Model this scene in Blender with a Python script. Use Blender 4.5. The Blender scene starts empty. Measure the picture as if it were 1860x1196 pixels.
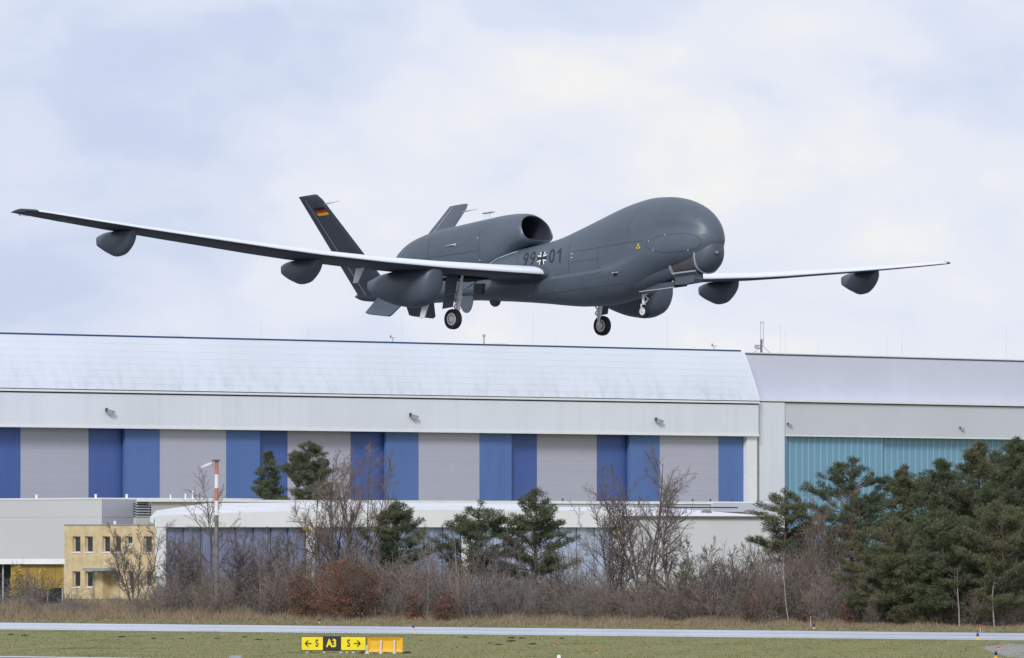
import bpy, bmesh, math, random
import numpy as np
from mathutils import Matrix, Vector

SC = bpy.context.scene
COL = SC.collection
rad = math.radians

# ------------------------------------------------------------------ camera
F = 11700.0 / 1860.0            # focal length in picture widths
CAM_H = 6.3                     # eye height above the airfield (m)
PIT = math.atan((965 - 598) / 11700.0)
cam_d = bpy.data.cameras.new('camera')
cam = bpy.data.objects.new('camera', cam_d)
COL.objects.link(cam)
cam_d.sensor_fit = 'HORIZONTAL'
cam_d.sensor_width = 36.0
cam_d.lens = 36.0 * F
cam_d.clip_start = 1.0
cam_d.clip_end = 20000.0
cam.location = (0, 0, CAM_H)
cam.rotation_euler = (math.pi / 2 + PIT, 0, 0)
SC.camera = cam
SC.render.resolution_x = 1024
SC.render.resolution_y = 658

# ------------------------------------------------------------------ sky and sun
SUN_AZ = rad(-166)      # direction to the sun, clockwise from +Y (north): behind the camera, to its left
SUN_EL = rad(32)
world = bpy.data.worlds.new('World')
SC.world = world
world.use_nodes = True
wt = world.node_tree
wt.nodes.clear()
def wn(kind, **kw):
    n = wt.nodes.new(kind)
    for k, v in kw.items():
        setattr(n, k, v)
    return n
w_out = wn('ShaderNodeOutputWorld')
w_sky = wn('ShaderNodeTexSky', sky_type='NISHITA')
w_sky.sun_disc = False
w_sky.sun_elevation = SUN_EL
w_sky.sun_rotation = SUN_AZ
w_sky.air_density = 1.2
w_sky.dust_density = 2.0
w_bg_sky = wn('ShaderNodeBackground')
w_bg_sky.inputs['Strength'].default_value = 0.07
wt.links.new(w_sky.outputs[0], w_bg_sky.inputs['Color'])
w_tc = wn('ShaderNodeTexCoord')
def cloud_noise(scale, loc, sx, sz, detail, rough, dist=0.0):
    m = wn('ShaderNodeMapping')
    m.inputs['Scale'].default_value = (sx, sx, sz)
    m.inputs['Location'].default_value = loc
    wt.links.new(w_tc.outputs['Generated'], m.inputs['Vector'])
    n = wn('ShaderNodeTexNoise')
    n.inputs['Scale'].default_value = scale
    n.inputs['Detail'].default_value = detail
    n.inputs['Roughness'].default_value = rough
    n.inputs['Distortion'].default_value = dist
    wt.links.new(m.outputs[0], n.inputs['Vector'])
    return n.outputs['Fac']
def w_ramp(fac, stops):
    r = wn('ShaderNodeValToRGB')
    el = r.color_ramp.elements
    while len(el) < len(stops):
        el.new(0.5)
    for e, (p, c) in zip(el, stops):
        e.position = p
        e.color = c if len(c) == 4 else (*c, 1)
    r.color_ramp.interpolation = 'EASE'
    wt.links.new(fac, r.inputs[0])
    return r.outputs[0]
cloud_a = cloud_noise(15.0, (1.1654, 1.1543, 1.0939), 1.0, 1.7, 4.0, 0.45, 0.3)
cloud_b = cloud_noise(34.0, (1.7, 3.1, 0.4), 1.0, 1.8, 5.0, 0.5, 0.2)
w_mixn = wn('ShaderNodeMath', operation='MULTIPLY_ADD')
wt.links.new(cloud_b, w_mixn.inputs[0])
w_mixn.inputs[1].default_value = 0.44
w_sc = wn('ShaderNodeMath', operation='MULTIPLY')
wt.links.new(cloud_a, w_sc.inputs[0])
w_sc.inputs[1].default_value = 0.56
wt.links.new(w_sc.outputs[0], w_mixn.inputs[2])
cloud_col = w_ramp(w_mixn.outputs[0], [
    (0.36, (0.535, 0.61, 0.80)),
    (0.46, (0.625, 0.68, 0.815)),
    (0.55, (0.705, 0.735, 0.815)),
    (0.66, (0.80, 0.797, 0.79))])
w_bg_cl = wn('ShaderNodeBackground')
w_bg_cl.inputs['Strength'].default_value = 0.80
wt.links.new(cloud_col, w_bg_cl.inputs['Color'])
w_cov = w_ramp(w_mixn.outputs[0], [(0.30, (0.90, 0.90, 0.90)), (0.55, (1, 1, 1))])
w_mix = wn('ShaderNodeMixShader')
wt.links.new(w_cov, w_mix.inputs[0])
wt.links.new(w_bg_sky.outputs[0], w_mix.inputs[1])
wt.links.new(w_bg_cl.outputs[0], w_mix.inputs[2])
wt.links.new(w_mix.outputs[0], w_out.inputs['Surface'])

sun_d = bpy.data.lights.new('sun', 'SUN')
sun_d.energy = 1.5
sun_d.angle = rad(14)
sun_d.color = (1.0, 0.985, 0.965)
sun = bpy.data.objects.new('sun', sun_d)
COL.objects.link(sun)
sdir = Vector((math.sin(SUN_AZ) * math.cos(SUN_EL), math.cos(SUN_AZ) * math.cos(SUN_EL), math.sin(SUN_EL)))
sun.rotation_euler = sdir.to_track_quat('Z', 'Y').to_euler()
sun.location = sdir * 300

SC.view_settings.view_transform = 'Standard'
SC.view_settings.look = 'None'
SC.view_settings.exposure = 0.5
SC.view_settings.gamma = 1.0
SC.view_settings.use_curve_mapping = False
SC.cycles.max_bounces = 6
SC.cycles.transparent_max_bounces = 8

# ------------------------------------------------------------------ materials
def material(name, col, rough=0.6, var=0.0, scale=3.0, metal=0.0, spec=0.5, bump=0.0, bscale=20.0,
             stretch=(1, 1, 1), col2=None, detail=4.0, coord='Object', grain=0.0, gscale=18.0):
    m = bpy.data.materials.new(name)
    m.use_nodes = True
    nt = m.node_tree
    b = nt.nodes['Principled BSDF']
    b.inputs['Roughness'].default_value = rough
    b.inputs['Metallic'].default_value = metal
    b.inputs['Specular IOR Level'].default_value = spec
    c = (*col, 1)
    b.inputs['Base Color'].default_value = c
    if var > 0 or col2 is not None or bump > 0:
        tc = nt.nodes.new('ShaderNodeTexCoord')
        mp = nt.nodes.new('ShaderNodeMapping')
        mp.inputs['Scale'].default_value = stretch
        nt.links.new(tc.outputs[coord], mp.inputs['Vector'])
    if var > 0 or col2 is not None:
        n = nt.nodes.new('ShaderNodeTexNoise')
        n.inputs['Scale'].default_value = scale
        n.inputs['Detail'].default_value = detail
        n.inputs['Roughness'].default_value = 0.6
        nt.links.new(mp.outputs[0], n.inputs['Vector'])
        r = nt.nodes.new('ShaderNodeValToRGB')
        r.color_ramp.elements[0].position = 0.32
        r.color_ramp.elements[1].position = 0.68
        if col2 is None:
            r.color_ramp.elements[0].color = (*[max(0, x * (1 - var)) for x in col], 1)
            r.color_ramp.elements[1].color = (*[x * (1 + var) for x in col], 1)
        else:
            r.color_ramp.elements[0].color = c
            r.color_ramp.elements[1].color = (*col2, 1)
        nt.links.new(n.outputs['Fac'], r.inputs[0])
        out = r.outputs[0]
        if grain > 0:
            n3 = nt.nodes.new('ShaderNodeTexNoise'); n3.inputs['Scale'].default_value = gscale; n3.inputs['Detail'].default_value = 2.0
            nt.links.new(tc.outputs[coord], n3.inputs['Vector'])
            mr = nt.nodes.new('ShaderNodeMapRange'); mr.inputs[1].default_value = 0.25; mr.inputs[2].default_value = 0.75; mr.inputs[3].default_value = 1 - grain; mr.inputs[4].default_value = 1 + grain
            nt.links.new(n3.outputs['Fac'], mr.inputs[0])
            mm = nt.nodes.new('ShaderNodeMixRGB'); mm.blend_type = 'MULTIPLY'; mm.inputs[0].default_value = 1.0
            nt.links.new(out, mm.inputs[1]); nt.links.new(mr.outputs[0], mm.inputs[2]); out = mm.outputs[0]
        nt.links.new(out, b.inputs['Base Color'])
    if bump > 0:
        n2 = nt.nodes.new('ShaderNodeTexNoise')
        n2.inputs['Scale'].default_value = bscale
        n2.inputs['Detail'].default_value = 3.0
        nt.links.new(mp.outputs[0], n2.inputs['Vector'])
        bp = nt.nodes.new('ShaderNodeBump')
        bp.inputs['Strength'].default_value = bump
        bp.inputs['Distance'].default_value = 0.05
        nt.links.new(n2.outputs['Fac'], bp.inputs['Height'])
        nt.links.new(bp.outputs[0], b.inputs['Normal'])
    return m

# ------------------------------------------------------------------ mesh helpers
def tag(o, label=None, cat=None, group=None, kind=None):
    if label: o['label'] = label
    if cat: o['category'] = cat
    if group: o['group'] = group
    if kind: o['kind'] = kind
    return o

def empty(name, loc=(0, 0, 0), rz=0.0):
    o = bpy.data.objects.new(name, None)
    COL.objects.link(o)
    o.location = loc
    o.rotation_euler = (0, 0, rz)
    o.empty_display_size = 0.2
    return o

class MB:
    """collects faces of one piece"""
    def __init__(self):
        self.v = []; self.f = []; self.m = []
    def add(self, verts, faces, mi=0):
        n = len(self.v)
        self.v += [tuple(p) for p in verts]
        self.f += [tuple(i + n for i in f) for f in faces]
        self.m += [mi] * len(faces)
        return self
    def box(self, x0, x1, y0, y1, z0, z1, mi=0):
        vs = [(x, y, z) for z in (z0, z1) for y in (y0, y1) for x in (x0, x1)]
        return self.add(vs, [(0, 2, 3, 1), (4, 5, 7, 6), (0, 1, 5, 4), (2, 6, 7, 3), (0, 4, 6, 2), (1, 3, 7, 5)], mi)
    def prism(self, pts, axis, a0, a1, mi=0):
        """extrude a 2D outline along axis ('x','y','z')"""
        def P(u, w, a):
            return (a, u, w) if axis == 'x' else ((u, a, w) if axis == 'y' else (u, w, a))
        n = len(pts)
        vs = [P(u, w, a0) for u, w in pts] + [P(u, w, a1) for u, w in pts]
        fs = [(i, (i + 1) % n, n + (i + 1) % n, n + i) for i in range(n)] + [tuple(range(n - 1, -1, -1)), tuple(range(n, 2 * n))]
        return self.add(vs, fs, mi)
    def tube(self, p0, p1, r0, r1=None, n=8, mi=0, caps=True):
        r1 = r0 if r1 is None else r1
        p0 = Vector(p0); p1 = Vector(p1)
        d = (p1 - p0)
        if d.length < 1e-6: return self
        d.normalize()
        a = d.orthogonal().normalized(); b = d.cross(a)
        vs = []
        for p, r in ((p0, r0), (p1, r1)):
            for i in range(n):
                t = 2 * math.pi * i / n
                vs.append(p + a * (r * math.cos(t)) + b * (r * math.sin(t)))
        fs = [(i, (i + 1) % n, n + (i + 1) % n, n + i) for i in range(n)]
        if caps: fs += [tuple(range(n - 1, -1, -1)), tuple(range(n, 2 * n))]
        return self.add(vs, fs, mi)
    def lathe(self, prof, center, axis, n=24, mi=0):
        """prof: list of (radius, offset along axis)"""
        axis = Vector(axis).normalized(); c = Vector(center)
        a = axis.orthogonal().normalized(); b = axis.cross(a)
        vs = []
        for r, h in prof:
            for i in range(n):
                t = 2 * math.pi * i / n
                vs.append(c + axis * h + a * (r * math.cos(t)) + b * (r * math.sin(t)))
        fs = []
        for k in range(len(prof) - 1):
            for i in range(n):
                j = (i + 1) % n
                fs.append((k * n + i, k * n + j, (k + 1) * n + j, (k + 1) * n + i))
        return self.add(vs, fs, mi)
    def loft(self, rings, mi=0, close0=True, close1=True, wrap=True):
        n = len(rings[0]); vs = [p for r in rings for p in r]; fs = []
        for k in range(len(rings) - 1):
            for i in range(n if wrap else n - 1):
                j = (i + 1) % n
                fs.append((k * n + i, k * n + j, (k + 1) * n + j, (k + 1) * n + i))
        if close0: fs.append(tuple(range(n - 1, -1, -1)))
        if close1: fs.append(tuple(range((len(rings) - 1) * n, len(rings) * n)))
        return self.add(vs, fs, mi)
    def build(self, name, mats, parent=None, smooth=False, recalc=True, angle=None):
        me = bpy.data.meshes.new(name)
        me.from_pydata([tuple(p) for p in self.v], [], self.f)
        if not isinstance(mats, (list, tuple)): mats = [mats]
        for m in mats: me.materials.append(m)
        if len(mats) > 1: me.polygons.foreach_set('material_index', self.m)
        if recalc:
            bm = bmesh.new(); bm.from_mesh(me)
            bmesh.ops.recalc_face_normals(bm, faces=bm.faces)
            bm.to_mesh(me); bm.free()
        if smooth:
            me.polygons.foreach_set('use_smooth', [True] * len(me.polygons))
            if angle is not None:
                me.set_sharp_from_angle(angle=rad(angle))
        me.update()
        return link(me, name, parent)

def link(me, name, parent=None):
    o = bpy.data.objects.new(name, me)
    COL.objects.link(o)
    if parent is not None: o.parent = parent
    return o

def mesh_np(name, V, Fc, mat, parent=None, smooth=False):
    """big triangle meshes from numpy arrays"""
    me = bpy.data.meshes.new(name)
    V = np.asarray(V, dtype=np.float32); Fc = np.asarray(Fc, dtype=np.int32)
    k = Fc.shape[1]
    me.vertices.add(len(V)); me.vertices.foreach_set('co', V.ravel())
    me.loops.add(Fc.size); me.loops.foreach_set('vertex_index', Fc.ravel())
    me.polygons.add(len(Fc))
    me.polygons.foreach_set('loop_start', np.arange(0, Fc.size, k, dtype=np.int32))
    for m in (mat if isinstance(mat, (list, tuple)) else [mat]): me.materials.append(m)
    me.update(calc_edges=True); me.validate()
    if smooth: me.polygons.foreach_set('use_smooth', [True] * len(me.polygons))
    return link(me, name, parent)

def interp(x, xs, ys):
    """monotone cubic (pchip-like) interpolation"""
    xs = np.asarray(xs, float); ys = np.asarray(ys, float)
    h = np.diff(xs); dl = np.diff(ys) / h
    m = np.zeros(len(xs)); m[0] = dl[0]; m[-1] = dl[-1]
    for i in range(1, len(xs) - 1):
        if dl[i - 1] * dl[i] > 0:
            w1 = 2 * h[i] + h[i - 1]; w2 = h[i] + 2 * h[i - 1]
            m[i] = (w1 + w2) / (w1 / dl[i - 1] + w2 / dl[i])
    x = min(max(x, xs[0]), xs[-1])
    i = min(int(np.searchsorted(xs, x, side='right')) - 1, len(xs) - 2)
    t = (x - xs[i]) / h[i]
    return float((2*t**3 - 3*t**2 + 1)*ys[i] + (t**3 - 2*t**2 + t)*h[i]*m[i] + (-2*t**3 + 3*t**2)*ys[i+1] + (t**3 - t**2)*h[i]*m[i+1])

def text_mesh(body, size, bold=0.0):
    """outline of a word as a flat 2D mesh: verts (x,y) centred, faces"""
    cu = bpy.data.curves.new('lettering', 'FONT')
    cu.body = body; cu.size = size; cu.align_x = 'CENTER'; cu.align_y = 'CENTER'
    cu.offset = bold; cu.resolution_u = 4; cu.fill_mode = 'FRONT'
    ob = bpy.data.objects.new('lettering', cu)
    COL.objects.link(ob)
    dg = bpy.context.evaluated_depsgraph_get()
    me = bpy.data.meshes.new_from_object(ob.evaluated_get(dg))
    vs = [(v.co.x, v.co.y) for v in me.vertices]
    fs = [tuple(p.vertices) for p in me.polygons]
    bpy.data.objects.remove(ob); bpy.data.curves.remove(cu); bpy.data.meshes.remove(me)
    return vs, fs

def ground_at(px, d):
    """X of the sight line through picture column px at distance d (survey of the place)"""
    return (px - 930) / 11700.0 * d
def height_at(py, d):
    return CAM_H + d * math.tan(PIT + math.atan((598 - py) / 11700.0))
# ================================================================== the aircraft
M_PAINT = material('aircraft_grey_paint', (0.083, 0.105, 0.135), 0.42, var=0.15, scale=0.8, spec=0.5, bump=0.03, bscale=40, stretch=(0.45, 1, 1), grain=0.04, gscale=14.0)
M_FINP = material('aircraft_fin_paint', (0.070, 0.085, 0.115), 0.5, var=0.08, scale=2)
M_DARKP = material('aircraft_dark_paint', (0.070, 0.082, 0.105), 0.5, var=0.08, scale=3)
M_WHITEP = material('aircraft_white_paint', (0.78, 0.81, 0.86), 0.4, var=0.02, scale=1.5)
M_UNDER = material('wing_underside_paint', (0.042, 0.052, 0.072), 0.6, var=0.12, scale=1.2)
M_LINE = material('panel_line', (0.048, 0.054, 0.066), 0.7)
M_PALE = material('pale_seal_and_highlight', (0.55, 0.57, 0.60), 0.6)
M_BLACK = material('black_cavity', (0.006, 0.006, 0.007), 0.9)
M_STEEL = material('gear_steel', (0.70, 0.71, 0.73), 0.4, var=0.22, scale=9)
M_RUBBER = material('tyre_rubber', (0.014, 0.014, 0.015), 0.8, var=0.2, scale=8)
M_RIM = material('wheel_white', (0.72, 0.73, 0.75), 0.45)
M_MARKDK = material('marking_dark', (0.022, 0.026, 0.036), 0.6)
M_MARKBK = material('marking_black', (0.010, 0.010, 0.011), 0.6)
M_MARKWH = material('marking_white', (0.85, 0.86, 0.88), 0.5)
M_RED = material('marking_red', (0.55, 0.02, 0.02), 0.5)
M_STENR = material('stencil_red', (0.24, 0.055, 0.06), 0.6)
M_SEAM = material('paint_seam', (0.058, 0.066, 0.080), 0.6)
M_DUCT = material('duct_dark', (0.035, 0.042, 0.058), 0.4)
M_GOLD = material('marking_gold', (0.85, 0.55, 0.03), 0.5)
M_PURPLE = material('sensor_panel', (0.085, 0.080, 0.092), 0.35, var=0.1, scale=5)
M_GREYM = material('frame_grey', (0.33, 0.35, 0.39), 0.45)

drone = empty('drone_aircraft')
YAW, PITCH, ROLL = -0.7681, 0.0698, -0.0071
cy, sy = math.cos(YAW), math.sin(YAW); cp, sp = math.cos(PITCH), math.sin(PITCH); cr, sr = math.cos(ROLL), math.sin(ROLL)
MR = Matrix(((cy, -sy, 0), (sy, cy, 0), (0, 0, 1))) @ Matrix(((cp, 0, -sp), (0, 1, 0), (sp, 0, cp))) @ Matrix(((1, 0, 0), (0, cr, -sr), (0, sr, cr)))
drone.matrix_world = Matrix.Translation((6.185, 188.09, 14.872)) @ MR.to_4x4()
tag(drone, 'dark grey unmanned jet aircraft with bulbous nose and long white-topped wings flying above the field', 'aircraft')

def A(s, y, z):            # station aft of the nose, port, up -> local coordinates
    return (-s, y, z)

FS = [ # s     w     wl    zt    zc    zb    nt   nb
 (0.140, 0.030, 0.030, 0.060, 0.030, 0.000, 2.0, 2.0),
 (0.170, 0.190, 0.190, 0.260, 0.035, -0.160, 2.0, 2.0),
 (0.240, 0.320, 0.320, 0.440, 0.040, -0.270, 2.0, 2.0),
 (0.360, 0.450, 0.450, 0.640, 0.040, -0.420, 2.0, 2.1),
 (0.560, 0.580, 0.580, 0.860, 0.030, -0.570, 2.0, 2.2),
 (0.900, 0.720, 0.720, 1.090, -0.010, -0.660, 2.0, 2.4),
 (1.400, 0.830, 0.830, 1.290, -0.080, -0.740, 2.0, 2.5),
 (2.000, 0.880, 0.880, 1.410, -0.150, -0.900, 2.0, 2.4),
 (2.600, 0.885, 0.890, 1.445, -0.250, -1.120, 2.0, 2.3),
 (3.200, 0.870, 0.895, 1.390, -0.400, -1.330, 2.0, 2.2),
 (3.800, 0.845, 0.905, 1.280, -0.500, -1.480, 2.1, 2.2),
 (4.700, 0.805, 0.895, 1.040, -0.550, -1.545, 2.3, 2.2),
 (5.600, 0.775, 0.860, 0.790, -0.560, -1.500, 2.6, 2.2),
 (6.300, 0.760, 0.830, 0.620, -0.570, -1.410, 2.8, 2.2),
 (7.100, 0.750, 0.800, 0.520, -0.580, -1.280, 2.9, 2.2),
 (8.200, 0.750, 0.780, 0.460, -0.570, -1.120, 2.9, 2.3),
 (9.400, 0.750, 0.760, 0.430, -0.550, -0.970, 2.9, 2.4),
 (10.40, 0.740, 0.745, 0.400, -0.500, -0.860, 2.8, 2.4),
 (12.00, 0.700, 0.700, 0.350, -0.400, -0.780, 2.6, 2.4),
 (13.20, 0.600, 0.600, 0.250, -0.300, -0.700, 2.4, 2.3),
 (14.10, 0.450, 0.450, 0.100, -0.250, -0.600, 2.2, 2.2),
 (14.60, 0.330, 0.330, 0.000, -0.250, -0.500, 2.2, 2.2)]
FSA = np.array(FS)
NU, NL = 22, 16
def half_section(s):
    w, wl, zt, zc, zb, nt, nb = [interp(s, FSA[:, 0], FSA[:, k]) for k in range(1, 8)]
    dip = 0.10 * math.exp(-((s - 1.45) / 0.95) ** 2)
    pts = []
    for i in range(NU + 1):
        t = math.pi / 2 * i / NU
        y = w * max(0.0, math.sin(t)) ** (2 / nt)
        z = zc + (zt - zc) * max(0.0, math.cos(t)) ** (2 / nt)
        k = 1 - dip * math.exp(-((math.degrees(t) - 70) / 9.5) ** 2)
        pts.append((y * k, z))
    step = 0.02 + 0.07 * min(1, max(0, (wl - w) / 0.06))
    z2 = zc - step
    for i in range(NL + 1):
        t = math.pi / 2 * i / NL
        y = wl * max(0.0, math.cos(t)) ** (2 / nb)
        z = z2 - (z2 - zb) * max(0.0, math.sin(t)) ** (2 / nb)
        pts.append((y, z))
    return pts
def ring(s):
    h = half_section(s)
    return [A(s, -y, z) for y, z in h] + [A(s, y, z) for y, z in reversed(h[1:-1])]
stn = sorted(set([0.14, 0.152, 0.17, 0.20, 0.24, 0.29, 0.36, 0.45, 0.56, 0.7, 0.9] + list(np.arange(1.1, 14.6, 0.2)) + [14.6]))
fus = MB().loft([ring(s) for s in stn]).build('fuselage', M_PAINT, drone, smooth=True, angle=38)

def side_y(s, z, off=0.006):
    """outer starboard skin of the fuselage at station s and height z"""
    h = half_section(s)
    best = 0.0
    for (y0, z0), (y1, z1) in zip(h, h[1:]):
        if (z0 - z) * (z1 - z) <= 0 and abs(z0 - z1) > 1e-9:
            best = max(best, y0 + (y1 - y0) * (z - z0) / (z1 - z0))
    return -(best + off)
def skin(s, z, off=0.006):
    return A(s, side_y(s, z, off), z)
def ribbon(pts, width, mat, name, parent, off=0.005, closed=False):
    """thin strip lying on the starboard skin along (s, z) points"""
    mb = MB(); n = len(pts); rows = []
    for i in range(n):
        a = pts[(i - 1) % n] if (closed or i > 0) else pts[i]
        b = pts[(i + 1) % n] if (closed or i < n - 1) else pts[i]
        dx, dz = b[0] - a[0], b[1] - a[1]; L = math.hypot(dx, dz) or 1
        nx, nz = -dz / L * width / 2, dx / L * width / 2
        rows.append((skin(pts[i][0] + nx, pts[i][1] + nz, off), skin(pts[i][0] - nx, pts[i][1] - nz, off)))
    vs = [p for r in rows for p in r]; fs = []
    for i in range(n if closed else n - 1):
        j = (i + 1) % n
        fs.append((2 * i, 2 * i + 1, 2 * j + 1, 2 * j))
    return mb.add(vs, fs).build(name, mat, parent)

# skin joints: radome line, bay cover and its fasteners
oval = []
for i in range(40):
    t = 2 * math.pi * i / 40
    ct = math.copysign(abs(math.cos(t)) ** 0.72, math.cos(t)); st = math.copysign(abs(math.sin(t)) ** 0.85, math.sin(t))
    s = 1.34 + (0.98 if ct > 0 else 0.90) * ct
    zz = -0.05 + 0.27 * st * (1 - 0.50 * max(0, ct) ** 2) + 0.03 * ct
    oval.append((s, zz))
cover = MB()
cover.add([skin(s, z, 0.007) for s, z in oval] + [skin(1.35, -0.04, 0.007)], [(i, (i + 1) % 40, 40) for i in range(40)])
# bay cover follows the skin: concentric rows
cv = MB(); rows = []
for k in range(7):
    f = 1 - k / 6.5
    rows.append([skin(1.35 + (s - 1.35) * f, -0.03 + (z + 0.03) * f, 0.008) for s, z in oval])
cv.loft(rows, close0=False, close1=True)
bay = cv.build('equipment_bay_cover', M_PAINT, fus, smooth=True)
ribbon(oval, 0.013, M_LINE, 'bay_cover_seam', fus, off=0.012, closed=True)
for q in (4, 9, 27, 34):
    p = skin(oval[q][0], oval[q][1], 0.012)
    MB().lathe([(0.0, 0.012), (0.016, 0.008), (0.02, 0.0)], p, (0, -1, 0), 8).build('fastener', M_PALE, fus)
ribbon([(s, 0.10 + 0.03 * math.exp(-(s - 3.2) ** 2)) for s in np.arange(2.42, 5.5, 0.2)], 0.014, M_LINE, 'radome_joint', fus)
ribbon([(0.30 + 0.02 * i, 0.10 - 0.0 * i) for i in range(6)], 0.014, M_LINE, 'radome_joint', fus)
ribbon([(5.55, 0.45 - 0.06 * i) for i in range(17)], 0.012, M_SEAM, 'skin_joint', fus)
ribbon([(4.3, 0.05), (4.3, -0.1), (4.3, -0.2), (4.3, -0.3), (4.3, -0.4)], 0.012, M_SEAM, 'skin_joint', fus)
ribbon([(5.55, -0.2), (5.2, -0.21), (5.0, -0.21), (4.6, -0.21), (4.3, -0.2)], 0.012, M_SEAM, 'skin_joint', fus)
for s_j, za, zb_j in ((3.35, -0.55, -1.15), (4.9, -0.72, -1.35), (6.9, -0.72, -1.15), (8.4, -0.72, -1.0), (7.75, 0.22, -0.3)):
    ribbon([(s_j, za + (zb_j - za) * i / 12) for i in range(13)], 0.012, M_SEAM, 'skin_joint', fus)
ribbon([(3.4 + 0.2 * i, -1.05) for i in range(18)], 0.012, M_SEAM, 'skin_joint', fus)
ribbon([(3.0 + 0.1 * math.sin(i * 0.3), 0.15 + 0.07 * i) for i in range(16)], 0.010, M_SEAM, 'skin_joint', fus)
rr_ = random.Random(2)
for i in range(26):
    s_f, z_f = rr_.uniform(2.6, 7.4), rr_.choice((-0.3, 0.02, -0.8, -0.62, -1.0)) + rr_.uniform(-.05, .05)
    MB().lathe([(0.0, 0.006), (0.012, 0.004), (0.014, -0.004)], skin(s_f, z_f, 0.002), (0, -1, 0), 6).build('fastener', M_SEAM if i % 4 else M_PALE, fus)
# red and white stencil beside the number
for dz, mt in ((0.06, M_PALE), (0.0, M_STENR), (-0.05, M_PALE)):
    ribbon([(5.47, dz - 0.02), (5.38, dz - 0.02)], 0.022, mt, 'stencil', fus)
ribbon([(6.15, -0.36), (5.75, -0.36)], 0.010, M_STENR, 'stencil', fus)

# markings 99 + 01
def on_side(vs2, fs2, s0, z0, mat, name, shear=0.0, off=0.008, parent=None):
    bm = bmesh.new(); bv = [bm.verts.new((x, y, 0)) for x, y in vs2]
    for f in fs2:
        try: bm.faces.new([bv[i] for i in f])
        except ValueError: pass
    bmesh.ops.triangulate(bm, faces=bm.faces[:])
    for _ in range(3):
        long_e = [e for e in bm.edges if e.calc_length() > 0.07]
        if long_e: bmesh.ops.subdivide_edges(bm, edges=long_e, cuts=1); bmesh.ops.triangulate(bm, faces=bm.faces[:])
    bm.verts.index_update()
    vs = [skin(s0 - v.co.x, z0 + v.co.y, off) for v in bm.verts]
    fs3 = [tuple(v.index for v in f.verts) for f in bm.faces]; bm.free()
    return MB().add(vs, fs3).build(name, mat, parent or fus)
def glyph(ch, size, s0, z0):
    vs, fs = text_mesh(ch, size, 0.006)
    if ch == '1': vs, fs = [(0.035, -.215), (0.10, -.215), (0.10, .215), (0.035, .215), (0.035, .20), (0.035, .12), (-0.085, .06), (-0.085, .125)], [(0, 1, 2, 3), (4, 7, 6, 5)]
    # subdivide is not needed: the side is nearly flat here
    o = on_side([(x * 0.84, y) for x, y in vs], fs, s0, z0, M_MARKDK, 'digit')
    return o
for ch, s0 in (('9', 7.38), ('9', 7.09), ('0', 6.27), ('1', 5.97)):
    glyph(ch, 0.60, s0, 0.04)
def cross(parent, place, mat_k, mat_w, size):
    """straight-armed flared cross with white flanks; place(x,y,off) -> point"""
    a, b, L = size * 0.10, size * 0.19, size * 0.5
    outl = [(-b, L), (-a, a), (-L, b), (-L, -b), (-a, -a), (-b, -L), (b, -L), (a, -a), (L, -b), (L, b), (a, a), (b, L)]
    outl = [(-b, L), (b, L), (a, a), (L, b), (L, -b), (a, -a), (b, -L), (-b, -L), (-a, -a), (-L, -b), (-L, b), (-a, a)]
    mb = MB()
    c = [place(0, 0, 0)]
    pts = [place(x, y, 0) for x, y in outl]
    mb.add(c + pts, [(0, 1 + i, 1 + (i + 1) % 12) for i in range(12)])
    k = mb.build('national_cross', mat_k, parent)
    w = size * 0.10
    for sx in (-1, 1):
        for sy_ in (-1, 1):
            p = [(a * sx, a * sy_), (b * sx, L * sy_), ((b + w) * sx, L * sy_), ((a + w) * sx, (a + w) * sy_), (L * sx, (b + w) * sy_), (L * sx, b * sy_)]
            q = [place(x, y, 0.002) for x, y in p]
            MB().add(q, [(0, 1, 2, 3), (0, 3, 4, 5)]).build('cross_flank', mat_w, k)
    return k
cross(fus, lambda x, y, o: skin(6.68 - x, 0.035 + y, 0.008 + o), M_MARKBK, M_MARKWH, 0.38)
# warning triangle
tri = [(0, 0.10), (-0.085, -0.06), (0.085, -0.06)]
on_side(tri, [(0, 1, 2)], 2.60, -0.03, M_GOLD, 'warning_triangle')
on_side([(x * 0.55, y * 0.5) for x, y in tri], [(0, 1, 2)], 2.60, -0.035, M_MARKBK, 'triangle_centre', off=0.011)
# small vent under the chine
MB().box(-3.62, -3.50, -0.905, -0.86, -0.80, -0.72).build('static_vent', M_BLACK, fus)
for dx in (0.0, 0.14):
    MB().box(-3.68 + dx, -3.58 + dx, -0.912, -0.90, -0.72, -0.70).build('stencil', M_PALE, fus)

# chin under the nose with camera
CH = np.array([ # s, w, zt, zb
 (0.17, 0.06, -0.08, -0.36), (0.20, 0.19, -0.03, -0.52), (0.29, 0.32, 0.0, -0.69), (0.42, 0.42, 0.0, -0.82),
 (0.55, 0.48, 0.0, -0.91), (0.68, 0.52, 0.0, -0.96)])
def chin_ring(s, dw=0.0, n=28):
    w, zt, zb = [interp(s, CH[:, 0], CH[:, k]) for k in (1, 2, 3)]
    c, h = (zt + zb) / 2, (zt - zb) / 2
    out = []
    for i in range(n):
        t = 2 * math.pi * i / n
        out.append(A(s, (w + dw) * math.copysign(abs(math.sin(t)) ** 0.8, -math.sin(t)), c + (h + dw) * math.copysign(abs(math.cos(t)) ** 0.8, math.cos(t))))
    return out
chin = MB().loft([chin_ring(s) for s in (0.17, 0.18, 0.20, 0.22, 0.25, 0.29, 0.35, 0.42, 0.48, 0.55, 0.62, 0.68)]).build('chin_fairing', M_FINP, drone, smooth=True, angle=50)
ball = MB().lathe([(0.0, 0.085), (0.05, 0.075), (0.08, 0.04), (0.09, 0.0), (0.085, -0.06)], A(0.22, -0.12, -0.42), (1, -0.35, -0.1), 16).build('nose_camera', M_DARKP, drone, smooth=True)
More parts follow.
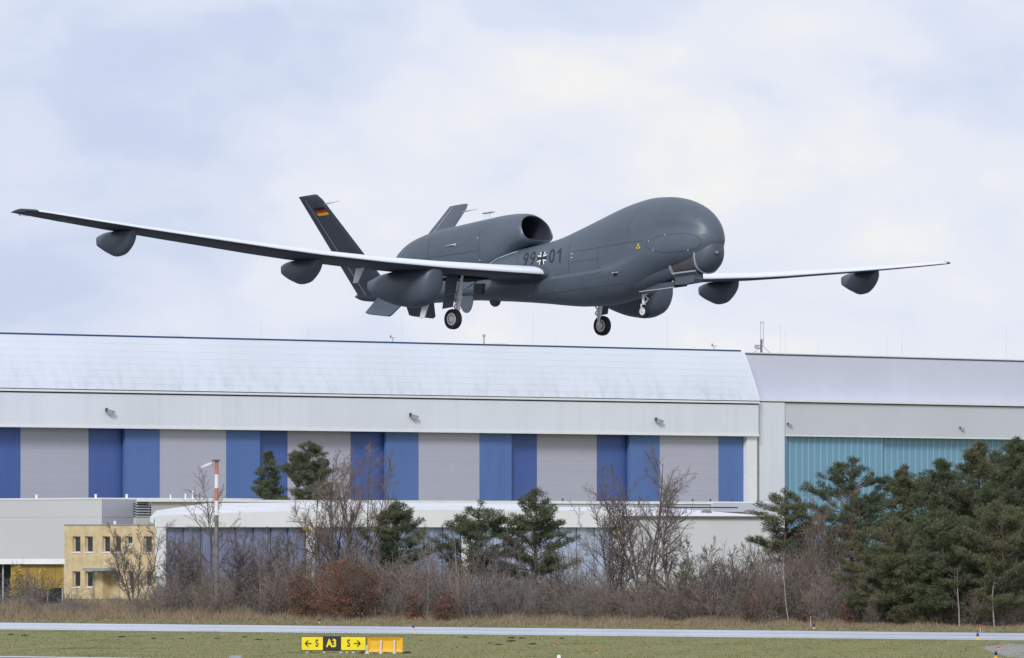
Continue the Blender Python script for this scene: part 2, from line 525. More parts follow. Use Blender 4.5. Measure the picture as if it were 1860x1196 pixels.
MB().lathe([(0.0, 0.092), (0.028, 0.088), (0.034, 0.075)], A(0.22, -0.12, -0.42), (1, -0.35, -0.1), 12).build('lens', M_GREYM, ball, smooth=True)
# open sensor bay aft of the chin: drum, hoops, bar
def hoop(s, mat, name):
    mb = MB()
    o, i_ = chin_ring_fix(s - 0.02, 0.02), chin_ring_fix(s + 0.02, 0.02)
    mb.loft([chin_ring_fix(s + 0.022, -0.06), chin_ring_fix(s + 0.022, 0.022), chin_ring_fix(s - 0.022, 0.022), chin_ring_fix(s - 0.022, -0.06)], close0=False, close1=False)
    return mb.build(name, mat, drone, smooth=False)
def chin_ring_fix(s, dw):
    w, zt, zb = 0.53 + 0.05 * (s - 0.7), 0.0, -0.97 - 0.09 * (s - 0.7)
    c, h = (zt + zb) / 2, (zt - zb) / 2
    out = []
    for i in range(28):
        t = 2 * math.pi * i / 28
        out.append(A(s, (w + dw) * math.copysign(abs(math.sin(t)) ** 0.8, -math.sin(t)), c + (h + dw) * math.copysign(abs(math.cos(t)) ** 0.8, math.cos(t))))
    return out
hoop(0.71, M_GREYM, 'bay_hoop'); hoop(1.66, M_GREYM, 'bay_hoop')
MB().loft([chin_ring_fix(0.72, -0.03), chin_ring_fix(1.65, -0.03)]).build('sensor_drum', M_PURPLE, drone, smooth=True, angle=50)
MB().box(-1.64, -0.73, -0.53, -0.46, -0.94, -0.895).build('bay_rail', M_GREYM, drone)
# belly ahead of the nose gear
MB().loft([[A(s, -w * math.copysign(abs(math.sin(t)) ** 0.75, math.sin(t)), -0.5 + (0.5 + zb) * -1 * math.copysign(abs(math.cos(t)) ** 0.75, math.cos(t)) * -1 if False else -0.5 + (-0.5 - zb) * math.copysign(abs(math.cos(t)) ** 0.75, math.cos(t))) for t in [2 * math.pi * i / 24 for i in range(24)]]
           for s, w, zb in ((1.65, 0.55, -1.04), (1.9, 0.58, -1.10), (2.4, 0.66, -1.19), (3.0, 0.74, -1.30), (3.6, 0.78, -1.40), (4.2, 0.74, -1.44))]).build('belly_keel', M_PAINT, drone, smooth=True, angle=35)
MB().loft([[A(s, -0.30 + dy, z) for dy, z in ((-.10, -.9), (-.10, zb), (.28, zb), (.28, -.9))] for s, zb in ((0.86, -1.14), (0.92, -1.23), (1.55, -1.25), (1.64, -1.20))]).build('datalink_pod', M_PAINT, drone)
MB().box(-3.15, -1.75, -0.34, -0.31, -1.29, -1.13).build('gear_bay_door', M_FINP, drone)
MB().box(-3.15, -1.75, -0.345, -0.305, -1.31, -1.291).build('door_edge_highlight', M_PALE, drone)  # pale colour stands in for the highlight along the door's lower edge
MB().box(-3.1, -1.8, -0.298, 0.30, -1.245, -1.20).build('gear_bay', M_BLACK, drone)
MB().lathe([(0.0, 0.04), (0.04, 0.03), (0.045, 0.0)], A(1.86, -0.25, -1.14), (1, -0.4, 0), 10).build('landing_light', material('lamp_glass', (0.9, 0.85, 0.5), 0.2), drone)
MB().lathe([(0.0, -0.19), (0.06, -0.18), (0.13, -0.13), (0.17, -0.05), (0.18, 0.1)], A(9.39, 0.0, -0.96), (0, 0, 1), 18).build('belly_dome', M_DARKP, drone, smooth=True)

# engine nacelle with inlet
NC = np.array([ # s   w     zt    zb   nt  nb
 (7.42, 0.640, 1.450, 0.660, 2.1, 3.2), (7.50, 0.690, 1.505, 0.600, 2.1, 3.0), (7.70, 0.720, 1.535, 0.550, 2.1, 2.8), (8.10, 0.745, 1.560, 0.42, 2.1, 2.6),
 (8.60, 0.770, 1.565, 0.05, 2.2, 2.6), (9.20, 0.800, 1.535, -0.20, 2.3, 3.0), (10.4, 0.805, 1.460, -0.40, 2.4, 3.2),
 (11.6, 0.770, 1.370, -0.42, 2.4, 3.0), (12.4, 0.680, 1.235, -0.40, 2.3, 2.8), (12.85, 0.585, 1.085, -0.36, 2.2, 2.6),
 (13.15, 0.490, 0.910, -0.20, 2.1, 2.3), (13.32, 0.410, 0.74, 0.0, 2.0, 2.0)])
def nac_ring(s, dw=0.0, ds=0.0, n=48, rake=0.0):
    w, zt, zb, nt, nb = [interp(s, NC[:, 0], NC[:, k]) for k in range(1, 6)]
    w += dw; zt += dw; zb -= dw
    zc = zb + (zt - zb) * (0.36 if s < 8.7 else 0.36 + 0.14 * min(1, (s - 8.7)))
    out = []
    for i in range(n):
        t = 2 * math.pi * i / n
        e = nt if math.cos(t) > 0 else nb
        y = -w * math.copysign(abs(math.sin(t)) ** (2 / e), math.sin(t))
        z = zc + (zt - zc if math.cos(t) > 0 else zc - zb) * math.copysign(abs(math.cos(t)) ** (2 / e), math.cos(t))
        out.append(A(s + ds + rake * (z - 1.05) + 0.33 * rake, y, z))
    return out
def rk(s): return 0.38 * max(0.0, 1 - (s - 7.42) / 1.2)
ns = [7.42, 7.44, 7.47, 7.52, 7.6, 7.7, 7.85, 8.1, 8.35, 8.6, 8.9] + list(np.arange(9.2, 12.9, 0.25)) + [12.95, 13.06, 13.15, 13.25, 13.32]
rings_out = [nac_ring(s, rake=rk(s)) for s in ns]
nac = MB().loft(rings_out, close0=False).build('engine_nacelle', M_PAINT, drone, smooth=True, angle=40)
duct = [nac_ring(7.42, 0.0, 0.0, rake=0.38), nac_ring(7.42, -0.018, 0.012, rake=0.38), nac_ring(7.42, -0.035, 0.06, rake=0.38), nac_ring(7.42, -0.06, 0.3, rake=0.34), nac_ring(7.42, -0.09, 0.9, rake=0.1), nac_ring(7.42, -0.11, 1.7)]
MB().loft(duct, close0=False).build('inlet_duct', [M_DUCT], nac, smooth=True, angle=60)
MB().loft([nac_ring(13.3, -0.10), nac_ring(13.3, -0.10, 0.12)], close0=True).build('exhaust_pipe', M_DARKP, nac, smooth=True, angle=40)
# gutter under the inlet and the pale seal
MB().loft([[A(s, y, z) for y, z in ((-w, 0.40), (-w, 0.62), (w, 0.62), (w, 0.40))] for s, w in ((8.0, 0.10), (8.2, 0.3), (8.7, 0.5))]).build('boundary_layer_diverter', M_DARKP, nac)
def nac_y(s, z):
    r = nac_ring(s, n=160, rake=rk(s)); best = 0
    for (x0, y0, z0), (x1, y1, z1) in zip(r, r[1:]):
        if (z0 - z) * (z1 - z) <= 0 and abs(z1 - z0) > 1e-9: best = min(best, y0 + (y1 - y0) * (z - z0) / (z1 - z0))
    return best
def nac_strip(pts, width, mat, name):
    vs = []
    for s, z in pts:
        y = min(nac_y(s, z), side_y(s, z, 0.0)) - 0.008
        vs += [A(s, y, z + width / 2), A(s, y, z - width / 2)]
    n = len(pts)
    return MB().add(vs, [(2 * i, 2 * i + 1, 2 * i + 3, 2 * i + 2) for i in range(n - 1)]).build(name, mat, nac)
nac_strip([(9.15 + 0.1 * i, 0.52 - 0.001 * i) for i in range(34)], 0.012, M_SEAM, 'cowl_joint')
for s_j in (9.2, 11.4):
    vs_ = []
    for i in range(16):
        z_ = 1.15 - 0.085 * i
        y_ = min(nac_y(s_j, z_), side_y(s_j, z_, 0.0)) - 0.006
        vs_ += [A(s_j - 0.007, y_, z_), A(s_j + 0.007, y_, z_)]
    MB().add(vs_, [(2 * i, 2 * i + 1, 2 * i + 3, 2 * i + 2) for i in range(15)]).build('cowl_joint', M_SEAM, nac)
nac_strip([(s, 0.36 - 0.42 * ((s - 7.9) / 1.3) ** 1.7) for s in np.arange(7.9, 9.2, 0.1)], 0.016, M_PALE, 'fillet_seal')
for s, z in ((12.0, 0.42), (9.25, 0.90), (9.2, 0.10), (9.2, 0.22), (11.2, 0.22)):
    y = min(nac_y(s, z), side_y(s, z, 0)) - 0.004
    MB().lathe([(0.0, 0.02), (0.018, 0.012), (0.022, 0.0)], A(s, y, z), (0, -1, 0), 8).build('fastener', M_PALE, nac)
# air data probe on the cowl and blade antenna on top
pr_y = nac_y(10.23, 0.78)
MB().tube(A(10.10, pr_y - 0.07, 0.80), A(10.55, pr_y - 0.06, 0.79), 0.018, 0.008, 8).tube(A(10.18, pr_y + 0.02, 0.74), A(10.16, pr_y - 0.07, 0.79), 0.035, 0.025, 6).build('probe', M_PALE, nac, smooth=True)
MB().prism([(-9.95, 1.28), (-10.28, 1.28), (-10.22, 1.79), (-9.98, 1.79)], 'y', 0.53, 0.57).build('blade_antenna', M_WHITEP, nac)
MB().loft([[A(10.35, .55, 1.80)] * 6, [A(10.2, .55 + y, 1.805 + z) for y, z in ((-.06, 0), (-.03, .025), (.03, .025), (.06, 0), (.03, -.02), (-.03, -.02))], [A(9.9, .55 + y, 1.805 + z) for y, z in ((-.06, 0), (-.03, .025), (.03, .025), (.06, 0), (.03, -.02), (-.03, -.02))], [A(9.72, .55, 1.805)] * 6], close0=False, close1=False).build('antenna_head', M_GREYM, nac)

# wings
WY = [0.0, 0.7, 2.0, 4.7, 7.0, 9.4, 11.0, 12.5, 14.2, 16.0, 18.0, 19.3, 19.6, 19.8, 19.95]
WZ_X, WZ_V = [0, 2.0, 4.7, 9.4, 12.5, 16.0, 19.95], [-0.46, -0.42, -0.36, -0.13, 0.12, 0.42, 0.80]
def wing_z(y): return interp(abs(y), WZ_X, WZ_V)
def wing_le(y):
    a = abs(y); s = 6.43 + (a - 0.8) * 0.0805
    if a > 19.3: s += 0.16 * ((a - 19.3) / 0.65) ** 2
    return s
def wing_chord(y):
    a = abs(y); c = 2.35 - 0.075 * a
    if a > 19.3: c -= 0.20 * ((a - 19.3) / 0.65) ** 2
    return c
def foil(x, t):
    th = 5 * t * (0.2969 * math.sqrt(x) - 0.1260 * x - 0.3516 * x * x + 0.2843 * x ** 3 - 0.1036 * x ** 4)
    cam_ = 0.035 * (1 - ((x - 0.45) / (0.45 if x < 0.45 else 0.55)) ** 2)
    return cam_ + th, cam_ - th
XS = [0.0, 0.004, 0.012, 0.03, 0.06, 0.1, 0.16, 0.24, 0.34, 0.46, 0.6, 0.74, 0.88, 1.0]
def wing_ring(y):
    c, le, z0 = wing_chord(y), wing_le(y), wing_z(y)
    t = 0.175 - 0.045 * abs(y) / 20
    inc = math.radians(-1.0)
    up = [(x, foil(x, t)[0]) for x in reversed(XS)]
    lo = [(x, foil(x, t)[1]) for x in XS[1:]]
    return [A(le + c * x, y, z0 + c * (h - x * math.tan(inc) * 0.4)) for x, h in up + lo]
wings = []
for sgn in (-1, 1):
    R_ = [wing_ring(sgn * y) for y in WY]
    mb = MB(); n = len(R_[0]); nU = len(XS) - 1
    vs = [p for r in R_ for p in r]; fs = []; ms = []
    for k in range(len(R_) - 1):
        for i in range(n):
            j = (i + 1) % n
            fs.append((k * n + i, k * n + j, (k + 1) * n + j, (k + 1) * n + i))
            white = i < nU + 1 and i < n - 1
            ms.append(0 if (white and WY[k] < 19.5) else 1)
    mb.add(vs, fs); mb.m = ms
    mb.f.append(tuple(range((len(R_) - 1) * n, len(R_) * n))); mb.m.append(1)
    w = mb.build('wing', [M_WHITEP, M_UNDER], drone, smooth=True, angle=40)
    wings.append(w)
tag(wings[0], 'starboard wing reaching to the left edge of the picture, dark underside'); tag(wings[1], 'port wing behind the nose, seen as a white strip')
def under_z(y, s):
    x = min(1, max(0, (s - wing_le(y)) / wing_chord(y)))
    t = 0.175 - 0.045 * abs(y) / 20
    return wing_z(y) + wing_chord(y) * (foil(x, t)[1] + x * math.tan(math.radians(1.0)) * 0.4)
# root fairing cuff
for sgn in (-1, 1):
    rr = []
    for y, g in ((0.66, 0.10), (0.80, 0.055), (0.92, 0.012)):
        base = wing_ring(sgn * y)
        c = Vector((sum(p[0] for p in base) / len(base), sgn * y, sum(p[2] for p in base) / len(base)))
        rr.append([(c.x + (p[0] - c.x) * (1 + g * 0.6), p[1], c.z + (p[2] - c.z) * (1 + g * 3.0)) for p in base])
    MB().loft(rr).build('wing_root_fairing', M_PAINT, drone, smooth=True, angle=40)
# cross and walk-line on the starboard underside
def under_place(s0, y0):
    return lambda x, y, o: A(s0 + y, y0 + x, under_z(y0 + x, s0 + y) - 0.008 - o)
cross(wings[0], under_place(8.48, -18.25), M_UNDER, M_GREYM, 0.62)
mb = MB(); pl = under_place(8.75, -19.45)
for i in range(14):
    t0, t1 = 2 * math.pi * i / 14, 2 * math.pi * (i + 1) / 14
    mb.add([pl(r * math.cos(t), r * math.sin(t), 0) for t in (t0, t1) for r in (0.13, 0.18)], [(0, 1, 3, 2)])
mb.build('tip_marking', M_GREYM, wings[0])
# access strip along the starboard underside near the root
mb = MB()
for i in range(20):
    y0, y1 = -1.2 - 0.22 * i, -1.2 - 0.22 * (i + 1)
    q = lambda y, d: A(wing_le(y) + 0.30 + d, y, under_z(y, wing_le(y) + 0.30 + d) - 0.004)
    mb.add([q(y0, 0), q(y0, 0.025), q(y1, 0.025), q(y1, 0)], [(0, 1, 2, 3)])
mb.build('skin_joint', M_GREYM, wings[0])

# pods under the wings
def pod(name, y0, prof, hw, label=None):
    """prof: list of (s, ztop, zbottom, width factor)"""
    P_ = np.array(prof); s0, s1 = P_[0, 0], P_[-1, 0]; rings = []
    for k in range(27):
        u = k / 26; s = s0 + (s1 - s0) * (u ** 1.4)
        zt, zb, wf = [interp(s, P_[:, 0], P_[:, j]) for j in (1, 2, 3)]
        w = hw * wf; c, h = (zt + zb) / 2, (zt - zb) / 2; r = []
        for i in range(28):
            t = 2 * math.pi * i / 28
            ex = 0.9 - 0.35 * max(0, u - 0.6) / 0.4
            zz = c + h * math.copysign(abs(math.cos(t)) ** ex, math.cos(t))
            r.append(A(s, y0 + w * math.copysign(abs(math.sin(t)) ** ex, math.sin(t)), zz))
        rings.append(r)
    o = MB().loft(rings).build(name, M_PAINT, drone, smooth=True, angle=45)
    if label: o['label'] = label
    return o
for sgn, side in ((-1, 'starboard'), (1, 'port')):
    zo, zi, zb_ = wing_z(16.07), wing_z(9.03), wing_z(5.0)
    pod('wing_pod', sgn * 16.07, [(7.92, zo - .02, zo - .10, .25), (8.00, zo + .0, zo - .32, .6), (8.20, zo + .0, zo - .57, .85), (8.45, zo + .0, zo - .71, .98), (8.67, zo + .0, zo - .73, 1), (8.95, zo - .0, zo - .62, .96), (9.20, zo - .05, zo - .47, .88), (9.30, zo - .09, zo - .40, .86)], 0.25, 'outer pod under the ' + side + ' wing')
    pod('wing_pod', sgn * 9.03, [(7.62, zi - .02, zi - .10, .25), (7.72, zi + .0, zi - .32, .6), (7.92, zi + .0, zi - .54, .85), (8.20, zi + .0, zi - .70, .98), (8.44, zi + .0, zi - .72, 1), (8.74, zi - .0, zi - .61, .96), (9.00, zi - .05, zi - .46, .88), (9.08, zi - .09, zi - .39, .86)], 0.26, 'inner pod under the ' + side + ' wing')
    pod('sensor_pod', sgn * 5.0, [(6.86, zb_ - .02, zb_ - .10, .25), (6.90, zb_ + .02, zb_ - .42, .5), (7.02, zb_ + .03, zb_ - .80, .75), (7.30, zb_ + .03, zb_ - 1.06, .95), (7.75, zb_ + .03, zb_ - 1.14, 1), (8.3, zb_ + .02, zb_ - 1.06, .98), (8.9, zb_ - .02, zb_ - .86, .88), (9.35, zb_ - .14, zb_ - .62, .74), (9.47, zb_ - .18, zb_ - .52, .70)], 0.49, 'large deep pod under the ' + side + ' wing')
    bl = MB().prism([(-8.30, -0.30), (-8.62, -0.30), (-8.78, -0.72), (-8.60, -0.72)], 'y', sgn * 6.6 - 0.02, sgn * 6.6 + 0.02).build('blade_antenna', M_WHITEP if sgn < 0 else M_GREYM, drone)
MB().prism([(-12.18, -0.74), (-12.46, -0.74), (-12.62, -1.20), (-12.42, -1.20)], 'y', -0.02, 0.02).build('blade_antenna', M_WHITEP, drone)

# V tail
def fin(name, root, tip, mat, th0=0.09, th1=0.05, strip=None):
    """root/tip: ((s_le, s_te), y, z)"""
    (a0, b0), y0, z0 = root; (a1, b1), y1, z1 = tip
    d = Vector((0, y1 - y0, z1 - z0)).normalized(); nrm = Vector((0, -d.z, d.y))
    rings = []
    for u in (0.0, 0.5, 0.94, 0.985, 1.0):
        le, te = a0 + (a1 - a0) * u, b0 + (b1 - b0) * u
        if u > 0.95: le += 0.10 * ((u - 0.94) / 0.06) ** 2
        th = (th0 + (th1 - th0) * u) * (1 if u < 0.99 else 0.4)
        c = Vector((0, y0 + (y1 - y0) * u, z0 + (z1 - z0) * u)); r = []
        prof = [(0, 0), (0.04, 0.5), (0.15, 0.9), (0.35, 1.0), (0.7, 0.6), (1, 0.06)]
        pts = prof + [(x, -t) for x, t in reversed(prof[1:])]
        for x, t in pts:
            p = c + nrm * (t * th)
            r.append((-(le + (te - le) * x), p.y, p.z))
        rings.append(r)
    o = MB().loft(rings).build(name, mat, drone, smooth=True, angle=35)
    def on(x, u, side, off=0.006):
        le, te = a0 + (a1 - a0) * u, b0 + (b1 - b0) * u
        tt = interp(x, [p[0] for p in prof], [p[1] for p in prof])
        c = Vector((0, y0 + (y1 - y0) * u, z0 + (z1 - z0) * u)) + nrm * (side * (tt * (th0 + (th1 - th0) * u) + off))
        return (-(le + (te - le) * x), c.y, c.z)
    return o, on
for sgn in (-1, 1):
    o, on = fin('tail_fin', ((13.30, 14.80), sgn * 0.45, -0.30), ((13.46, 14.33), sgn * 3.28, 2.57), M_FINP)
    face = 1 if sgn > 0 else -1
    # which face looks at the viewer: outer/lower for the starboard fin, inner/upper for the port fin
    side = None
    for sd in (1, -1):
        p = on(0.5, 0.5, sd); q = on(0.5, 0.5, -sd)
        if p[1] < q[1]: side = sd
    mb = MB()
    for k in range(10):
        u0, u1 = k / 10 * 0.97, (k + 1) / 10 * 0.97
        mb.add([on(0.735, u0, side), on(0.755, u0, side), on(0.755, u1, side), on(0.735, u1, side)], [(0, 1, 2, 3)])
    mb.build('rudder_hinge_line', M_PALE, o)
    if sgn < 0:
        for k, mt in enumerate((M_MARKBK, M_RED, M_GOLD)):
            u1 = 0.885 - 0.026 * k; u0 = u1 - 0.026
            MB().loft([[on(x, u0, side, 0.012), on(x, u1, side, 0.012)] for x in (0.12, 0.2, 0.28, 0.35, 0.42, 0.5, 0.6)], close0=False, close1=False, wrap=False).build('flag_stripe', mt, o)
    pt = on(0.02, 0.90, side, 0.0)
    MB().tube((pt[0] - 0.1, pt[1], pt[2]), (pt[0] + 0.28, pt[1], pt[2] + 0.015), 0.022, 0.016, 6).tube((pt[0] + 0.28, pt[1], pt[2] + 0.015), (pt[0] + 0.62, pt[1], pt[2] + 0.03), 0.012, 0.006, 6).build('probe', M_GREYM, o)
    # ventral fin
    q4 = [(12.55, 0.55, -0.62), (13.80, 0.55, -0.45), (14.00, 0.95, -0.93), (13.85, 0.97, -0.98), (12.98, 0.97, -1.13), (12.90, 0.95, -1.10)]
    MB().loft([[A(s, sgn * (y + o), z + o * 0.6) for s, y, z in q4] for o in (-0.022, 0.022)]).build('ventral_fin', M_PAINT, drone)
MB().loft([[A(s, w * math.cos(t), -0.32 + h * math.sin(t)) for t in [2 * math.pi * i / 16 for i in range(16)]] for s, w, h in ((13.2, 0.55, 0.30), (14.2, 0.50, 0.24), (14.9, 0.44, 0.14), (15.0, 0.40, 0.08))]).build('tail_cone', M_DARKP, drone, smooth=True, angle=40)

# landing gear
def wheel(name, parent, c, r, wdt, rim_r, holes=True):
    t = MB().lathe([(rim_r, -wdt * .42), (r * .90, -wdt * .5), (r * .975, -wdt * .38), (r, -wdt * .15), (r, wdt * .15), (r * .975, wdt * .38), (r * .90, wdt * .5), (rim_r, wdt * .42), (rim_r, -wdt * .42)], c, (0, 1, 0), 32).build('tyre', M_RUBBER, parent, smooth=True, angle=40)
    rim = MB()
    rim.lathe([(rim_r, -wdt * .40), (rim_r * .88, -wdt * .44), (rim_r * .80, -wdt * .36), (rim_r * .35, -wdt * .40), (rim_r * .28, -wdt * .5), (0.0, -wdt * .5)], c, (0, 1, 0), 28)
    rim.lathe([(rim_r, wdt * .40), (rim_r * .88, wdt * .44), (rim_r * .80, wdt * .36), (rim_r * .35, wdt * .40), (rim_r * .28, wdt * .5), (0.0, wdt * .5)], c, (0, 1, 0), 28)
    rim.build('wheel_rim', M_RIM, parent, smooth=True, angle=30)
    if holes:
        hb = MB()
        for i in range(10):
            a = 2 * math.pi * i / 10
            for sd in (-1, 1):
                p = (c[0] + rim_r * .60 * math.cos(a), c[1] + sd * wdt * .40, c[2] + rim_r * .60 * math.sin(a))
                hb.lathe([(0.0, 0.006), (rim_r * .10, 0.004), (rim_r * .10, -0.01)], p, (0, sd, 0), 8)
        hb.build('rim_hole', M_BLACK, parent)
for sgn in (-1, 1):
    y = 3.235 * sgn; c = A(8.035, y, -1.748)
    yi = y - sgn * 0.17
    g = MB()
    g.tube(A(7.76, yi, -0.42), A(7.90, yi, -1.05), 0.060, 0.075, 12).tube(A(7.90, yi, -1.05), A(8.0, yi, -1.50), 0.075, 0.065, 12).tube(A(8.0, yi, -1.45), A(8.035, yi, -1.75), 0.045, 0.045, 10)
    g.tube(A(8.035, yi, -1.75), A(8.035, y, -1.75), 0.05, 0.05, 10)
    g.box(-8.02, -7.86, yi - .09, yi + .09, -1.14, -1.00)
    leg = g.build('landing_gear', M_STEEL, drone, smooth=True, angle=35)
    tag(leg, ('starboard' if sgn < 0 else 'port') + ' main landing gear leg, extended')
    wheel('w', leg, c, 0.305, 0.20, 0.19)
    MB().tube(A(7.93, yi, -1.02), A(8.3, y - sgn * 1.35, -0.55), 0.028, 0.028, 8).tube(A(7.9, yi - .05, -0.8), A(8.1, yi - sgn * .35, -0.55), 0.02, 0.02, 8).build('side_brace', M_STEEL, leg)
    for k, (za, zb2) in enumerate(((-1.25, -1.02), (-1.45, -1.28))):
        MB().tube(A(8.06, yi, za), A(8.14, yi, (za + zb2) / 2), 0.022, 0.022, 6).tube(A(8.14, yi, (za + zb2) / 2), A(8.05, yi, zb2), 0.022, 0.022, 6).build('torque_link', M_STEEL, leg)
    MB().lathe([(0.0, 0.03), (0.11, 0.03), (0.12, -0.03), (0.0, -0.03)], A(8.035, yi + sgn * 0.04, -1.75), (0, 1, 0), 16).build('brake', M_STEEL, leg, smooth=True, angle=30)
    MB().tube(A(7.96, yi + .05, -1.1), A(8.06, yi + .06, -1.4), 0.012, 0.012, 6).tube(A(8.06, yi + .06, -1.4), A(8.0, yi + .05, -1.7), 0.012, 0.012, 6).build('brake_hose', M_MARKDK, leg)
    # doors: upper and lower leaf behind the leg, bay in the wing
    yd = y + sgn * 0.12
    MB().prism([(-7.66, -0.48), (-8.12, -0.48), (-8.22, -1.02), (-7.78, -0.98)], 'y', yd - .02, yd + .02).build('gear_door', M_FINP, leg)
    MB().prism([(-7.79, -1.0), (-8.23, -1.05), (-8.32, -1.42), (-7.90, -1.40)], 'y', yd - .035, yd + .005).build('gear_door', M_FINP, leg)
    MB().box(-8.6, -7.75, min(y - sgn * 1.3, y - sgn * .1), max(y - sgn * 1.3, y - sgn * .1), -0.545, -0.47).build('wheel_bay', M_BLACK, leg)
    MB().prism([(-9.05, -0.50), (-9.45, -0.46), (-9.45, -0.76), (-9.10, -0.80)], 'y', sgn * 0.80 - .05, sgn * 0.80 + .05).build('wheel_well', M_BLACK, drone)
    # round inner door on the belly
    if sgn > 0: continue
    out = [(-10.0 + 0.30 * math.cos(t), -0.78 + 0.52 * math.sin(t)) for t in [math.pi + math.pi * i / 12 for i in range(13)]]
    MB().prism(out, 'y', sgn * 0.62 - .015, sgn * 0.62 + .015).build('wheel_bay_door', M_PAINT, drone)
g = MB()
cN = A(3.322, 0, -1.855)
g.tube(A(3.30, 0, -1.15), A(3.31, 0, -1.62), 0.045, 0.04, 10).tube(A(3.31, 0, -1.60), A(3.32, 0, -1.72), 0.03, 0.03, 8)
for yy in (-0.085, 0.085): g.tube(A(3.32, yy, -1.66), A(3.322, yy, -1.86), 0.022, 0.022, 8)
g.tube(A(3.32, -0.09, -1.66), A(3.32, 0.09, -1.66), 0.03, 0.03, 8)
ng = g.build('landing_gear', M_STEEL, drone, smooth=True, angle=35)
tag(ng, 'slim nose landing gear leg, extended')
wheel('n', ng, cN, 0.205, 0.13, 0.115, False)
MB().tube(A(3.30, 0.0, -1.42), A(2.95, 0.02, -1.18), 0.022, 0.022, 8).tube(A(3.28, .03, -1.62), A(3.12, .03, -1.5), 0.02, 0.02, 6).tube(A(3.12, .03, -1.5), A(3.28, .03, -1.38), 0.02, 0.02, 6).build('drag_brace', M_STEEL, ng)
# ================================================================== ground
def streak_mat(name, col, streak, rough=0.5, sx=1.2, sz=0.05, lo=0.45, hi=0.75, amount=1.0, var2=None, vmask=None):
    """painted metal with dirt streaks running down (object z), weathered blotches"""
    m = bpy.data.materials.new(name); m.use_nodes = True
    nt = m.node_tree; b = nt.nodes['Principled BSDF']
    b.inputs['Roughness'].default_value = rough
    tc = nt.nodes.new('ShaderNodeTexCoord')
    mp = nt.nodes.new('ShaderNodeMapping'); mp.inputs['Scale'].default_value = (sx, sx, sz)
    nt.links.new(tc.outputs['Object'], mp.inputs[0])
    n = nt.nodes.new('ShaderNodeTexNoise'); n.inputs['Scale'].default_value = 1.0; n.inputs['Detail'].default_value = 6.0; n.inputs['Roughness'].default_value = 0.65
    nt.links.new(mp.outputs[0], n.inputs['Vector'])
    r = nt.nodes.new('ShaderNodeMapRange')
    r.inputs[1].default_value = lo; r.inputs[2].default_value = hi; r.inputs[3].default_value = 0; r.inputs[4].default_value = amount
    nt.links.new(n.outputs['Fac'], r.inputs[0])
    n2 = nt.nodes.new('ShaderNodeTexNoise'); n2.inputs['Scale'].default_value = 0.09; n2.inputs['Detail'].default_value = 5.0
    nt.links.new(tc.outputs['Object'], n2.inputs['Vector'])
    mx0 = nt.nodes.new('ShaderNodeMixRGB'); mx0.inputs[1].default_value = (*col, 1); mx0.inputs[2].default_value = (*(var2 or [c * 0.93 for c in col]), 1)
    r2 = nt.nodes.new('ShaderNodeMapRange'); r2.inputs[1].default_value = 0.35; r2.inputs[2].default_value = 0.65
    nt.links.new(n2.outputs['Fac'], r2.inputs[0]); nt.links.new(r2.outputs[0], mx0.inputs[0])
    fac = r.outputs[0]
    if vmask:           # streaks only between two heights (dirt collects above the gutter)
        sp = nt.nodes.new('ShaderNodeSeparateXYZ'); nt.links.new(tc.outputs['Object'], sp.inputs[0])
        rm = nt.nodes.new('ShaderNodeMapRange'); rm.inputs[1].default_value = vmask[0]; rm.inputs[2].default_value = vmask[1]; rm.inputs[3].default_value = 1; rm.inputs[4].default_value = vmask[2]
        nt.links.new(sp.outputs[2], rm.inputs[0])
        mu = nt.nodes.new('ShaderNodeMath'); mu.operation = 'MULTIPLY'
        nt.links.new(fac, mu.inputs[0]); nt.links.new(rm.outputs[0], mu.inputs[1]); fac = mu.outputs[0]
    mx = nt.nodes.new('ShaderNodeMixRGB'); mx.inputs[2].default_value = (*streak, 1)
    nt.links.new(fac, mx.inputs[0]); nt.links.new(mx0.outputs[0], mx.inputs[1])
    nt.links.new(mx.outputs[0], b.inputs['Base Color'])
    return m

def grass_mat(name, cols, scale, stretch=(1, 1, 1)):
    m = bpy.data.materials.new(name); m.use_nodes = True
    nt = m.node_tree; b = nt.nodes['Principled BSDF']; b.inputs['Roughness'].default_value = 0.9
    b.inputs['Specular IOR Level'].default_value = 0.15
    tc = nt.nodes.new('ShaderNodeTexCoord')
    mp = nt.nodes.new('ShaderNodeMapping'); mp.inputs['Scale'].default_value = stretch
    nt.links.new(tc.outputs['Object'], mp.inputs[0])
    n = nt.nodes.new('ShaderNodeTexNoise'); n.inputs['Scale'].default_value = scale; n.inputs['Detail'].default_value = 9; n.inputs['Roughness'].default_value = 0.7
    nt.links.new(mp.outputs[0], n.inputs['Vector'])
    r = nt.nodes.new('ShaderNodeValToRGB'); el = r.color_ramp.elements
    while len(el) < len(cols): el.new(0.5)
    for i, c in enumerate(cols):
        el[i].position = 0.33 + 0.34 * i / (len(cols) - 1); el[i].color = (*c, 1)
    nt.links.new(n.outputs['Fac'], r.inputs[0]); nt.links.new(r.outputs[0], b.inputs['Base Color'])
    return m

